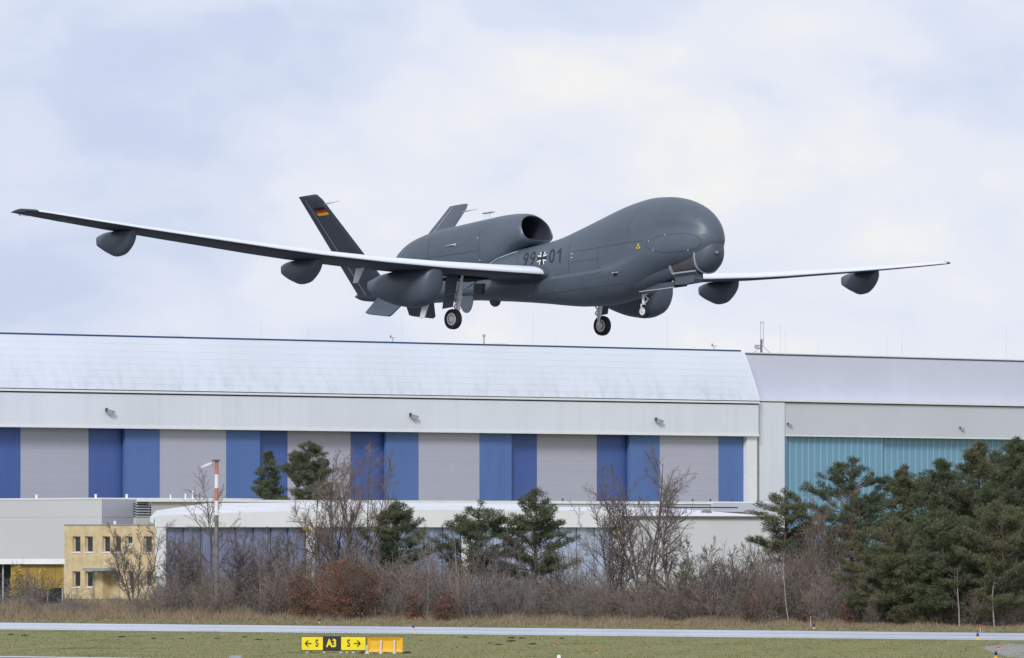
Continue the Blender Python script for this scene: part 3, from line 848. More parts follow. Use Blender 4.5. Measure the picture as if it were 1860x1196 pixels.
G_DARK, G_MID, G_PALE, G_STRAW = (0.132, 0.142, 0.050), (0.188, 0.190, 0.074), (0.238, 0.228, 0.100), (0.30, 0.268, 0.145)
M_GRASS = grass_mat('airfield_grass', [G_DARK, G_MID, G_PALE, G_MID, G_STRAW], 0.16)
M_BLADE = grass_mat('grass_blades', [G_DARK, G_MID, G_PALE, G_MID, G_STRAW], 0.16)
M_VERGE = grass_mat('dry_verge', [(0.17, 0.15, 0.08), (0.26, 0.23, 0.135), (0.15, 0.15, 0.06)], 0.3)
M_STRAW = grass_mat('dry_grass_blades', [(0.21, 0.155, 0.105), (0.33, 0.26, 0.18), (0.26, 0.20, 0.135), (0.40, 0.33, 0.23)], 0.5)
M_CONC = streak_mat('wet_concrete_sky_sheen', (0.57, 0.605, 0.68), (0.40, 0.44, 0.53), 0.38, sx=0.25, sz=0.25, lo=0.42, hi=0.72, amount=0.8)  # sky reflection on the wet taxiway is put into this pale blue colour
M_CONC2 = streak_mat('runway_bounce_asphalt', (0.135, 0.138, 0.15), (0.10, 0.103, 0.112), 0.5, sx=0.3, sz=0.3, lo=0.42, hi=0.72)
M_CONC3 = streak_mat('side_concrete', (0.25, 0.245, 0.215), (0.19, 0.19, 0.15), 0.5, sx=0.3, sz=0.3, lo=0.42, hi=0.72)
M_SOIL = material('dark_soil', (0.035, 0.026, 0.018), 0.95, var=0.4, scale=6)

g = MB(); g.add([(-9000, -300, 0), (9000, -300, 0), (9000, 15000, 0), (-9000, 15000, 0)], [(0, 1, 2, 3)])
tag(g.build('ground', M_GRASS), kind='structure')

def pt(px, d): return Vector((ground_at(px, d), d))
def strip(name, pa, pb, wa, wb, z, mat, thick=None):
    """band between two lines; each line given by two ground points, prolonged to both sides"""
    ea = (pb - pa).normalized(); eb = (wb - wa).normalized()
    q = [pa - ea * 160, pb + ea * 160, wb + eb * 160, wa - eb * 160]
    o = MB().add([(p.x, p.y, z) for p in q], [(0, 1, 2, 3)]).build(name, mat)
    tag(o, kind='structure')
    return o
FA, FB = pt(0, 444), pt(1860, 398)
NA, NB = pt(0, 413), pt(1860, 371.5)
strip('verge', pt(0, 486), pt(1860, 440), FA, FB, 0.004, M_VERGE)
strip('woodland_floor', pt(0, 545), pt(1860, 530), pt(0, 486), pt(1860, 440), 0.004, grass_mat('leaf_litter', [(0.10, 0.072, 0.050), (0.16, 0.12, 0.085), (0.12, 0.10, 0.06)], 0.8))
strip('taxiway', FA, FB, NA, NB, 0.008, M_CONC)
td = (FB - FA).normalized(); tn = Vector((-td.y, td.x))
strip('taxiway_drain', FA + tn * 1.2, FB + tn * 1.2, FA - tn * 0.2, FB - tn * 0.2, 0.012, M_SOIL)
M_TYRE = material('wet_tyre_band', (0.30, 0.34, 0.44), 0.3, var=0.25, scale=0.4)
for off, wd in ((9.0, 1.6), (19.0, 1.3)):
    strip('taxiway_wear_band', FA - tn * off, FB - tn * off, FA - tn * (off + wd), FB - tn * (off + wd), 0.013, M_TYRE)
RA, RB = pt(0, 325), pt(0, 325) + td * 40
strip('runway', RA, RB, RA - tn * 210, RB - tn * 210, 0.008, M_CONC2)  # real edge strip; unseen width added to bounce grey light onto the aircraft
strip('runway_edge_line', RA - tn * 0.4, RB - tn * 0.4, RA - tn * 1.6, RB - tn * 1.6, 0.012, material('line_paint', (0.74, 0.75, 0.78), 0.6, var=0.06, scale=1))
sp0, sp1 = pt(1790, 349), pt(1860, 357)
q = [pt(1775, 349), pt(1835, 362), pt(1990, 330), pt(1960, 312), pt(1830, 322)]
tag(MB().add([(p.x, p.y, 0.009) for p in q], [tuple(range(len(q)))]).build('side_taxiway', M_CONC3), kind='structure')

# ================================================================== buildings
TH = rad(39.6)
class Frame:
    def __init__(self, px, d, th=TH):
        self.o = Vector((ground_at(px, d), d)); self.th = th; self.c, self.s = math.cos(th), math.sin(th)
    def a(self, px, back=0.0):
        """distance along the wall where the sight line through column px meets it"""
        k = (px - 930) / 11700.0
        ox, oy = self.o.x - self.s * back, self.o.y + self.c * back
        return (k * oy - ox) / (self.c - k * self.s)
    def d(self, a, back=0.0): return self.o.y + a * self.s + back * self.c
    def z(self, py, a, back=0.0): return height_at(py, self.d(a, back))
    def root(self, name): return empty(name, (self.o.x, self.o.y, 0), self.th)

M_HWHITE = streak_mat('hangar_white_cladding', (0.73, 0.765, 0.83), (0.50, 0.52, 0.56), 0.5, sx=0.7, sz=0.03, lo=0.5, hi=0.85, amount=0.35)
M_HROOF = streak_mat('hangar_roof_sheet', (0.67, 0.71, 0.79), (0.47, 0.515, 0.565), 0.45, sx=0.9, sz=0.05, lo=0.46, hi=0.72, amount=0.75, vmask=(22.4, 26.5, 0.08))
M_HLAV = streak_mat('lavender_cladding', (0.57, 0.59, 0.69), (0.53, 0.55, 0.65), 0.5, sx=0.3, sz=0.3)
M_HLAV2 = streak_mat('lavender_grey_face', (0.40, 0.405, 0.49), (0.37, 0.375, 0.45), 0.5, sx=0.3, sz=0.3)
M_HGREY = streak_mat('grey_cladding', (0.61, 0.63, 0.69), (0.57, 0.59, 0.65), 0.5, sx=0.2, sz=0.1)
M_TRIM = material('white_trim', (0.78, 0.79, 0.80), 0.5, var=0.04, scale=0.6)
M_DKBLUE = material('ridge_blue', (0.025, 0.06, 0.16), 0.4)
M_GUTTER = material('gutter_dark', (0.05, 0.06, 0.08), 0.6)
M_DGREY = streak_mat('door_grey', (0.445, 0.448, 0.54), (0.415, 0.418, 0.505), 0.5, sx=0.5, sz=0.1, lo=0.4, hi=0.75)
M_DJOINT = material('door_joint_pale', (0.66, 0.66, 0.72), 0.6)
M_BLUE1 = streak_mat('door_blue', (0.066, 0.122, 0.36), (0.056, 0.10, 0.31), 0.5, sx=0.5, sz=0.1)
M_BLUE2 = streak_mat('door_light_blue', (0.094, 0.178, 0.425), (0.080, 0.150, 0.37), 0.5, sx=0.5, sz=0.1)
M_TURQ = streak_mat('door_turquoise', (0.165, 0.345, 0.485), (0.145, 0.31, 0.445), 0.5, sx=0.5, sz=0.05)
M_TURQL = material('door_rib_pale', (0.29, 0.45, 0.57), 0.5)
M_LAMPG = material('floodlight_grey', (0.30, 0.32, 0.35), 0.4, var=0.1, scale=4)
M_LENSG = material('lamp_lens', (0.55, 0.58, 0.62), 0.15)

def floodlight(parent, x, y, z, s=1.0):
    """wall lamp: bracket, sloping hood and lens"""
    h = MB()
    h.loft([[(x + 0.0, y - 0.05, z + 0.28 * s), (x + 0.0, y - 0.5 * s, z + 0.28 * s), (x + 0.0, y - 0.5 * s, z - 0.12 * s), (x + 0.0, y - 0.05, z - 0.12 * s)],
            [(x + 0.55 * s, y - 0.0, z + 0.16 * s), (x + 0.55 * s, y - 0.62 * s, z + 0.16 * s), (x + 0.55 * s, y - 0.62 * s, z - 0.20 * s), (x + 0.55 * s, y - 0.05, z - 0.20 * s)],
            [(x + 1.05 * s, y - 0.2, z + 0.0 * s), (x + 1.05 * s, y - 0.5 * s, z + 0.0 * s), (x + 1.05 * s, y - 0.5 * s, z - 0.06 * s), (x + 1.05 * s, y - 0.2, z - 0.06 * s)]])
    o = h.build('floodlight', M_LAMPG, parent)
    MB().box(x - 0.06, x + 0.06, y - 0.35 * s, y, z + 0.0, z + 0.42 * s).build('bracket', M_GUTTER, o)
    MB().box(x + 0.12 * s, x + 0.85 * s, y - 0.55 * s, y - 0.15 * s, z - 0.25 * s, z - 0.17 * s).build('lens', M_LENSG, o)

# ---- big hangar with the blue and grey doors
HF = Frame(1378, 800)
hg = HF.root('hangar')
tag(hg, 'large white hangar with tall blue and grey striped sliding doors', 'hangar')
XL = HF.a(-260)
ZF0, ZF1, ZR = HF.z(789, 0), HF.z(728, 0), HF.z(638.5, HF.a(1350, 3.0), 3.0)
MB().box(XL, 0, 0.0, 1.0, ZF0, ZF1 - 0.55).build('upper_wall', M_HWHITE, hg)
MB().box(XL, 0.05, -0.06, 1.0, ZF0 - 0.28, ZF0 - 0.002).build('door_head_trim', M_TRIM, hg)
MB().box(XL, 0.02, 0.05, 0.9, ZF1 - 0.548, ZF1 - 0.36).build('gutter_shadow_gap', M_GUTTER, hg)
MB().box(XL, 0.08, -0.18, 0.9, ZF1 - 0.358, ZF1 - 0.13).build('gutter', M_TRIM, hg)
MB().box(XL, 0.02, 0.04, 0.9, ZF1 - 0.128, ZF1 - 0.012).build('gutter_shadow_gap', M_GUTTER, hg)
prof = [(0.0, ZF1 - 0.01), (0.35, ZF1 + 0.9), (1.1, ZF1 + 2.6), (2.0, ZF1 + 4.4), (3.0, ZR), (60, ZR + 0.3), (60, ZF1 - 0.01)]
MB().prism([(y + 0.12, z - 0.06) for y, z in prof[:5]] + prof[5:], 'x', XL, -0.02).build('roof', M_HROOF, hg)
nc = 8
for k in range(nc):        # courses of roofing sheet, each lapping over the one below
    def rp(t):
        yy = interp(t, [0, 0.16, 0.44, 0.73, 1.0], [0.0, 0.35, 1.1, 2.0, 3.0]); zz_ = interp(yy, [p[0] for p in prof[:5]], [p[1] for p in prof[:5]])
        return yy, zz_
    q = [rp((k + j / 3) / nc) for j in range(4)]
    lip = 0.012
    pts_c = [(q[0][0] - lip, q[0][1])] + [(a_ - lip * (1 - j / 3) * 1.0, b_) for j, (a_, b_) in enumerate(q) if j] + [(q[3][0] + 0.06, q[3][1] - 0.05), (q[0][0] + 0.06, q[0][1] - 0.03)]
    MB().prism(pts_c, 'x', XL, 0.0).build('roof_sheet', M_HROOF, hg)
MB().prism([(y - 0.05, z + 0.02) for y, z in prof[:5]] + [(y + 0.4, z + 0.02) for y, z in reversed(prof[:5])], 'x', 0.003, 0.22).build('verge_trim', M_HWHITE, hg)
MB().box(XL, -0.3, 2.95, 3.4, ZR - 0.04, ZR + 0.15).build('ridge_strip', M_DKBLUE, hg)
MB().box(XL, -0.05, 3.5, 58, 0, ZR - 0.5).build('hangar_body', M_HGREY, hg)
# jamb at the right end and rain pipe
aj0, aj1 = HF.a(1357, 0.4), HF.a(1375, 0.4)
MB().box(aj0, aj1, 0.4, 3.4, 0, ZF0 - 0.285).build('door_jamb', M_TRIM, hg)
MB().box(aj1 + 0.004, 0.0, 1.0, 3.4, 0, ZF0 - 0.285).build('end_wall', M_HWHITE, hg)
MB().tube((aj1 + 0.35, 0.7, 0), (aj1 + 0.35, 0.7, ZF0 - 0.3), 0.12, 0.12, 8).build('rain_pipe', M_LAMPG, hg)
# sliding leaves: blue / grey / blue, standing alternately in the front and the rear track
edges = [(-110, 37, 'r', 'b'), (37, 161, 'r', 'g'), (161, 224, 'r', 'b'), (227, 290, 'f', 'b'), (290, 411, 'f', 'g'), (411, 472, 'f', 'b'), (474, 522, 'r', 'b'), (522, 637, 'r', 'g'),
         (637, 699, 'r', 'b'), (701, 760, 'f', 'b'), (760, 871, 'f', 'g'), (871, 929, 'f', 'b'), (931, 975, 'r', 'b'), (975, 1084, 'r', 'g'), (1084, 1141, 'r', 'b'), (1143, 1198, 'f', 'b'),
         (1198, 1305, 'f', 'g'), (1305, 1357, 'f', 'b')]
for ie, (p0, p1, tr, colr) in enumerate(edges):
    y = 1.1 if tr == 'f' else 1.9
    x0, x1 = HF.a(p0, y), HF.a(p1, y)
    if tr == 'r' and colr == 'b':      # the rear leaves run on behind the front ones
        if ie and edges[ie - 1][2] == 'f': x0 -= 1.2
        if ie + 1 < len(edges) and edges[ie + 1][2] == 'f': x1 += 1.2
    top = ZF0 + 0.1
    if colr == 'g':
        n = 19; h = top / n
        me0 = None
        for k in range(n):
            mb = MB(); dz = 0.02
            mb.box(0, x1 - x0, 0, 0.25, dz, h - dz)
            if me0 is None:
                o = mb.build('door_panel', M_DGREY, hg); me0 = o.data
            else:
                o = link(me0, 'door_panel', hg)
            o.location = (x0, y + random.uniform(0, 0.012), k * h)
        MB().box(x0 + 0.01, x1 - 0.01, y + 0.03, y + 0.4, 0, top).build('door_frame', M_DJOINT, hg)
    else:
        MB().box(x0 + 0.004, x1 - 0.004, y - 0.03, y + 0.4, 0, top).build('door_edge_panel', M_BLUE2 if tr == 'f' else M_BLUE1, hg)
for px, py in ((192, 748), (744, 757), (1190, 765)):
    a = HF.a(px); floodlight(hg, a, 0.0, HF.z(py, a), 1.0)
# things on the ridge
M_CHIM = material('flue_metal', (0.35, 0.36, 0.38), 0.4, var=0.15, scale=3)
def ridge_pt(px, back): 
    a = HF.a(px, back); return a, back
for px in (905, 310):
    a = HF.a(px, 8)
    zb = ZR + 0.05; hh = HF.z(623 if px == 905 else 606.5, a, 8) - zb
    mb = MB(); rings = []
    for k in range(7):
        t = math.pi / 2 * k / 6
        rings.append([(a + 1.7 * math.cos(t) * math.cos(u), 8 + 1.7 * math.cos(t) * math.sin(u), zb + hh * math.sin(t)) for u in [2 * math.pi * i / 18 for i in range(18)]])
    mb.loft(rings).build('roof_dome', M_LENSG, hg, smooth=True, angle=50)
a = HF.a(879, 8); zt_ = HF.z(608, a, 8)
MB().tube((a, 8, ZR), (a, 8, zt_ - 0.25), 0.11, 0.11, 10).lathe([(0.11, -0.3), (0.2, -0.2), (0.2, 0), (0, 0.06)], (a, 8, zt_), (0, 0, 1), 12).build('flue', M_CHIM, hg)
M_REDL = material('obstruction_red', (0.30, 0.06, 0.06), 0.4)
for px, py in ((713, 614), (1297, 629)):
    a = HF.a(px, 4); z = HF.z(py, a, 4)
    o = MB().tube((a, 4, ZR), (a, 4, z + 0.05), 0.06, 0.06, 8).box(a - 0.35, a + 0.35, 3.95, 4.05, z - 0.02, z + 0.06).build('warning_light_stand', M_CHIM, hg)
    for dx in (-0.3, 0.3):
        MB().lathe([(0.0, 0.27), (0.07, 0.24), (0.095, 0.12), (0.09, 0.0)], (a + dx, 4, z + 0.05), (0, 0, 1), 10).build('warning_light', M_REDL if dx < 0 else M_TRIM, o, smooth=True)
M_ROD = material('rod_grey', (0.45, 0.47, 0.5), 0.5)
for px, h in ((474, 3.0), (730, 3.5), (968, 4.2), (1212, 4.4), (1010, 1.6), (560, 1.8)):
    a = HF.a(px, 10); MB().tube((a, 10, ZR), (a, 10, ZR + h), 0.022, 0.012, 5).build('lightning_rod', M_ROD, hg)
# ---- hangar with turquoise doors
RF = Frame(1378, 801.6, rad(43.5))
rg = RF.root('hangar')
tag(rg, 'pale grey hangar with a ribbed turquoise door behind the pines', 'hangar')
XR = RF.a(2150)
a0 = RF.a(1423)
zg, zr, zd = RF.z(724, RF.a(1423)), RF.z(644, RF.a(1370, 3.2), 3.2), RF.z(790.5, a0)
ax = -0.15
MB().box(ax, a0 - 0.02, -0.25, 3, 0, zg - 0.55).build('corner_wall', M_HWHITE, rg)
MB().box(a0, XR, 0.0, 3, zd, zg - 0.55).build('upper_wall', M_HGREY, rg)
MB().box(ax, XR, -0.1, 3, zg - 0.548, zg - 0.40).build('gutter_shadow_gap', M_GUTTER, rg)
MB().box(ax, XR, -0.30, 3, zg - 0.398, zg - 0.10).build('gutter', M_TRIM, rg)
MB().prism([(2.4, zg - 0.098), (3.2, zr - 0.05), (60, zr - 0.05), (60, zg - 0.098)], 'x', -4.0, XR).build('roof', M_HLAV, rg)
MB().box(-2.2, XR, 3.15, 3.9, zr - 0.048, zr + 0.12).build('ridge_strip', M_GUTTER, rg)
MB().box(-2.2, XR, 4.0, 5.0, zr - 0.04, zr + 0.28).build('roof_edge', M_TRIM, rg)
MB().box(a0 - 0.01, XR, -0.04, 0.6, zd - 0.14, zd - 0.003).build('door_head_trim', M_TRIM, rg)
MB().box(0, XR, 4, 58, 0, zr - 0.6).build('hangar_body', M_HGREY, rg)
step = (RF.a(1423 + 11.1 * 20, 0.7) - RF.a(1423, 0.7)) / 20
mp_, mr_ = None, None
aP = RF.a(1424, 0.7)
for k in range(58):
    yy = 0.7 if k < 16 else 1.1
    if mp_ is None:
        o = MB().box(0.02, step * 0.80, 0, 0.12, 0, zd + 0.3).build('door_panel', M_TURQ, rg); mp_ = o.data
        r_ = MB().box(step * 0.82, step * 0.99, -0.05, 0.12, 0, zd + 0.3).build('door_rib', M_TURQL, rg); mr_ = r_.data
    else:
        o = link(mp_, 'door_panel', rg); r_ = link(mr_, 'door_rib', rg)
    o.location = (aP + k * step, yy, 0); r_.location = (aP + k * step, yy, 0)
MB().box(aP, XR, 1.4, 1.7, 0, zd + 0.3).build('door_frame', M_TURQ, rg)
MB().box(a0 - 0.019, aP + 0.02, 0.2, 2.0, 0, zd).build('door_jamb', M_TURQ, rg)
for px, py in ((1430, 772), (1743, 779)):
    a = RF.a(px); floodlight(rg, a, 0.0, RF.z(py, a), 0.62)
for px, h in ((1418, 4.0), (1426, 3.2), (1486, 2.2), (1611, 3.4), (1639, 4.6), (1828, 5.0)):
    a = RF.a(px, 8); MB().tube((a, 8, zr), (a, 8, zr + h), 0.022, 0.012, 5).build('lightning_rod', M_ROD, rg)

# antenna mast on that roof
am_a = RF.a(1383, 5); am_d = RF.d(am_a, 5)
AMX = ground_at(1383, am_d)
am = empty('antenna_mast', (AMX, am_d, zr - 0.05))
tag(am, 'grey lattice antenna mast with two struts on the pale hangar roof', 'antenna mast')
M_MAST = material('mast_dark', (0.12, 0.13, 0.15), 0.5, var=0.2, scale=4)
mb = MB().tube((0, 0, 0), (0, 0, 2.0), 0.16, 0.12, 10)
mb.build('mast_pole', M_MAST, am)
for x in (-0.09, 0.26):
    MB().tube((x, 0, 1.6), (x, 0, 4.25), 0.05, 0.05, 8).build('aerial_rod', M_ROD, am)
for z, w in ((1.3, .35), (1.55, .3), (1.8, .3), (2.0, .3), (4.2, .3)):
    MB().box(-0.15, w, -0.04, 0.04, z - 0.04, z + 0.04).build('cross_arm', M_MAST, am)
MB().box(-0.85, -0.35, -0.2, 0.2, 0.85, 1.35).build('transmitter_box', M_LAMPG, am)
MB().box(-0.35, 0.0, -0.05, 0.05, 0.85, 1.0).box(-0.35, 0.0, -0.05, 0.05, 1.18, 1.3).build('box_bracket', M_MAST, am)
MB().tube((-1.45, 0, 0), (-0.3, 0, 0.85), 0.05, 0.05, 6).build('strut', M_CHIM, am)
MB().tube((1.45, 0, 0), (0.15, 0, 1.2), 0.05, 0.05, 6).build('strut', M_CHIM, am)

# ---- grey block at the left
AF = Frame(185, 655)
ag = AF.root('grey_block')
tag(ag, 'windowless pale grey block at the left edge behind the yellow brick house', 'building')
za = AF.z(904.5, 0)
M_PANELG = streak_mat('pale_grey_render', (0.60, 0.605, 0.635), (0.555, 0.56, 0.59), 0.6, sx=0.15, sz=0.08)
zj = AF.z(940, 0)
MB().box(0, 30, 0, 60, 0, zj - 0.03).box(0.03, 29.97, 0.03, 59.97, zj - 0.031, zj + 0.03).build('wall', M_PANELG, ag)
MB().box(0, 30, 0, 60, zj + 0.031, za - 0.16).build('wall', M_PANELG, ag)
MB().box(-0.06, 30.06, -0.06, 60.06, za - 0.158, za).build('coping', M_TRIM, ag)
MB().box(0.01, 29.9, -0.03, -0.003, 0, zj - 0.03).build('wall_panel', M_HLAV2, ag)  # right face given a darker lavender grey than the left
MB().box(0.01, 29.9, -0.03, -0.003, zj + 0.031, za - 0.16).build('wall_panel', M_HLAV2, ag)
for x, y in ((0.4, 1.6), (0.4, 12.0), (3.5, 0.5), (0.4, 24.0)):
    MB().tube((x, y, za), (x, y, za + 0.28), 0.12, 0.12, 8).lathe([(0.12, 0), (0.19, 0.05), (0.0, 0.14)], (x, y, za + 0.26), (0, 0, 1), 10).build('roof_vent', M_TRIM, ag)

# ---- plant room with louvres
BF = Frame(248, 646)
bg = BF.root('plant_room')
tag(bg, 'low beige plant room with a dark louvred opening under a white roof edge', 'building')
zb1 = BF.z(907.5, 0); zb0 = BF.z(911.5, 0)
al = BF.a(275)
LB = BF.a(640)
M_BEIGE = streak_mat('beige_render', (0.50, 0.485, 0.465), (0.44, 0.43, 0.42), 0.6, sx=0.2, sz=0.1)
MB().prism([(-0.25, -0.35), (LB, -0.35), (LB, 9), (BF.a(250, 9), 9)], 'z', zb0, zb1).build('roof_slab', M_TRIM, bg)
MB().prism([(al, 0), (LB, 0), (LB, 8.5), (BF.a(277, 8.5), 8.5)], 'z', 0, zb0 - 0.003).build('wall', M_BEIGE, bg)
MB().box(0.3, al - 0.004, 0.6, 0.9, 0, zb0 - 0.003).build('louvre_backing', M_GUTTER, bg)
zl0 = BF.z(940, 0)
nl = 6
for k in range(nl):
    z = zl0 + (zb0 - zl0) * (k + 0.2) / nl
    MB().prism([(0.02, z), (0.05, z + 0.02), (0.40, z + 0.16), (0.36, z + 0.12)], 'x', 0.02, al - 0.02).build('louvre_slat', M_LENSG, bg)
MB().box(0.0, al, 0.01, 0.5, 0, zl0 - 0.02).build('wall', M_BEIGE, bg)
for px, h in ((350, 0.9), (310, 0.5), (337, 0.6)):
    a = BF.a(px, 2); MB().tube((a, 2, zb1), (a, 2, zb1 + h), 0.07, 0.07, 8).build('roof_vent', M_TRIM, bg)
a = BF.a(480, 14)
lp = empty('lamp_post', (BF.o.x + a * BF.c - 14 * BF.s, BF.o.y + a * BF.s + 14 * BF.c, 0))
tag(lp, 'thin grey lamp post in front of the conical pine behind the workshop roof', 'lamp post')
zl = BF.z(893, a, 14)
MB().tube((0, 0, 0), (0, 0, zl), 0.10, 0.06, 8).build('pole', M_CHIM, lp)
MB().box(-0.1, 0.5, -0.12, 0.12, zl - 0.05, zl + 0.07).build('lamp_head', M_LAMPG, lp)

# ---- long flat building behind the workshop
EF = Frame(655, 690)
eg = EF.root('flat_roof_block')
tag(eg, 'long low block with pale parapet between the workshop roof and the big hangar', 'building')
LE = EF.a(1396)
ze = EF.z(909, 0)
MB().box(0, LE, 0, 14, 0, ze - 0.35).build('wall', M_HLAV, eg)
MB().box(-0.1, LE + 0.1, -0.12, 14.1, ze - 0.30, ze).build('parapet', M_TRIM, eg)
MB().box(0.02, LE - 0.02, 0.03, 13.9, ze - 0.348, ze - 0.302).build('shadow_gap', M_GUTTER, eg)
for px in (1022, 1258, 1290, 1330):
    a = EF.a(px, 1); MB().tube((a, 1, ze), (a, 1, ze + 0.30), 0.10, 0.10, 8).build('roof_vent', M_GUTTER, eg)
MB().box(EF.a(1290, 0), EF.a(1395, 0), -0.5, -0.13, ze - 1.15, ze - 0.12).build('roof_plant_screen', M_HLAV, eg)
MB().box(EF.a(1150, -2), EF.a(1340, -2), -2.0, -1.6, ze - 0.75, ze - 0.60).build('roof_beam', M_GUTTER, eg)

# ---- white workshop with blue doors
CF = Frame(283, 587)
cg = CF.root('workshop')
tag(cg, 'long white-roofed workshop with blue doors half hidden behind bare trees', 'building')
M_WROOF = streak_mat('white_roof_sheet', (0.74, 0.75, 0.77), (0.60, 0.61, 0.64), 0.5, sx=0.25, sz=0.6, lo=0.4, hi=0.75)
M_CMID = streak_mat('workshop_mid_blue', (0.22, 0.28, 0.47), (0.36, 0.43, 0.60), 0.5, sx=1.0, sz=0.08, lo=0.35, hi=0.7)
M_WFASC = streak_mat('white_fascia', (0.83, 0.84, 0.85), (0.74, 0.75, 0.76), 0.5, sx=0.4, sz=0.15, lo=0.45, hi=0.8)
M_CBLUE = streak_mat('workshop_blue', (0.135, 0.155, 0.29), (0.27, 0.30, 0.43), 0.5, sx=0.9, sz=0.12, lo=0.35, hi=0.75)
M_CPALE = streak_mat('workshop_pale_blue', (0.34, 0.42, 0.58), (0.50, 0.56, 0.68), 0.5, sx=1.3, sz=0.06, lo=0.35, hi=0.7)
c1, c2 = CF.a(1130), CF.a(1396)
zf = 6.66
t0_ = CF.z(937, 0)
MB().prism([(0, zf), (c1 - 0.02, zf), (c1 - 0.02, t0_ + 0.55), (30, t0_ + 0.62), (18, t0_ + 0.50), (9, t0_ + 0.28), (0, t0_)], 'y', 0, 0.12).build('fascia', M_WFASC, cg)
rr = []
for x, zt in ((0.0, t0_ + 0.0), (9, t0_ + 0.28), (18, t0_ + 0.50), (30, t0_ + 0.62), (c1, t0_ + 0.55)):
    rise = 0.1 if x < 1 else 0.25 if x < 10 else 0.75
    xb = max(x, CF.a(284, 16)); rr.append([(x, 0.1, zt - 0.03), (xb, 16, zt + rise), (xb, 17, zt + rise - 0.6), (x, 0.4, zt - 0.7)])
MB().loft(rr).build('roof', M_WROOF, cg)
MB().box(CF.a(284, 16), c1, 1.2, 16, 0, zf + 0.6).build('workshop_body', M_HGREY, cg)
px_p = [(283, 302), (556, 572), (838, 852), (1113, 1129)]
for p0, p1 in px_p:
    MB().prism([(CF.a(p0, 0.05), 0.05), (CF.a(p1, 0.05), 0.05), (CF.a(p1, 0.05), 1.1), (CF.a(p0 + 1, 1.1), 1.1)], 'z', 0, zf - 0.004).build('pillar', M_WFASC, cg)
for bay, (q0, q1, mt) in enumerate(((302, 556, M_CBLUE), (572, 838, M_CMID), (852, 1113, M_CPALE))):
    x0, x1 = CF.a(q0, 0.4) + 0.02, CF.a(q1, 0.4) - 0.02
    n = 16; w = (x1 - x0) / n; me0 = None
    for k in range(n):
        if me0 is None:
            o = MB().box(0.015, w - 0.015, 0, 0.1, 0, zf - 0.01).build('door_panel', mt, cg); me0 = o.data
        else: o = link(me0, 'door_panel', cg)
        o.location = (x0 + k * w, 0.42 + 0.14 * (k % 2), 0)
M_YLAMP = material('yellow_lamp', (0.75, 0.6, 0.05), 0.4)
for px in (554, 1120):
    a = CF.a(px); z = CF.z(958, a) - 0.12
    MB().box(a - 0.28, a + 0.28, -0.5, 0.02, z - 0.14, z + 0.12).lathe([(0.0, -0.12), (0.16, -0.08), (0.2, 0.0)], (a, -0.25, z - 0.14), (0, 0, 1), 10).build('wall_lamp', M_YLAMP, cg)

# ---- pale annex to the right
dg_ = CF.root('annex')
tag(dg_, 'plain pale annex with dark roof edge at the right end of the workshop', 'building')
zdt = CF.z(938, c1)
M_DWALL = streak_mat('annex_render', (0.66, 0.67, 0.69), (0.60, 0.61, 0.63), 0.6, sx=0.12, sz=0.1)
MB().box(c1 + 0.004, c2, -0.15, 16, 0, zdt - 0.21).build('wall', M_DWALL, dg_)
MB().box(c1 + 0.0, c2 + 0.1, -0.35, 16, zdt - 0.208, zdt + 0.02).build('roof_edge', material('roof_edge_brown', (0.12, 0.11, 0.11), 0.6), dg_)
MB().prism([(-0.25, zdt + 0.022), (16, zdt + 0.95), (16, zdt + 0.022)], 'x', c1, c2).build('roof', M_WROOF, dg_)
M_SKYL = material('skylight_smoked', (0.16, 0.15, 0.14), 0.3)
for px in (1125, 1205, 1283, 1360, 840):
    a = CF.a(px, 6); zb = zdt + 0.022 + 0.95 * (6.25 / 16.25) * 0.92
    if px in (840, 1125): zb = t0_ + 0.25
    rings = []
    for k in range(5):
        t = math.pi / 2 * k / 4
        rings.append([(a + 0.62 * math.cos(t) * math.cos(u), 6 + 0.5 * math.cos(t) * math.sin(u), zb + 0.36 * math.sin(t)) for u in [2 * math.pi * i / 14 for i in range(14)]])
    MB().loft(rings).build('skylight', M_SKYL, dg_ if px > 1130 else cg, smooth=True, angle=50)

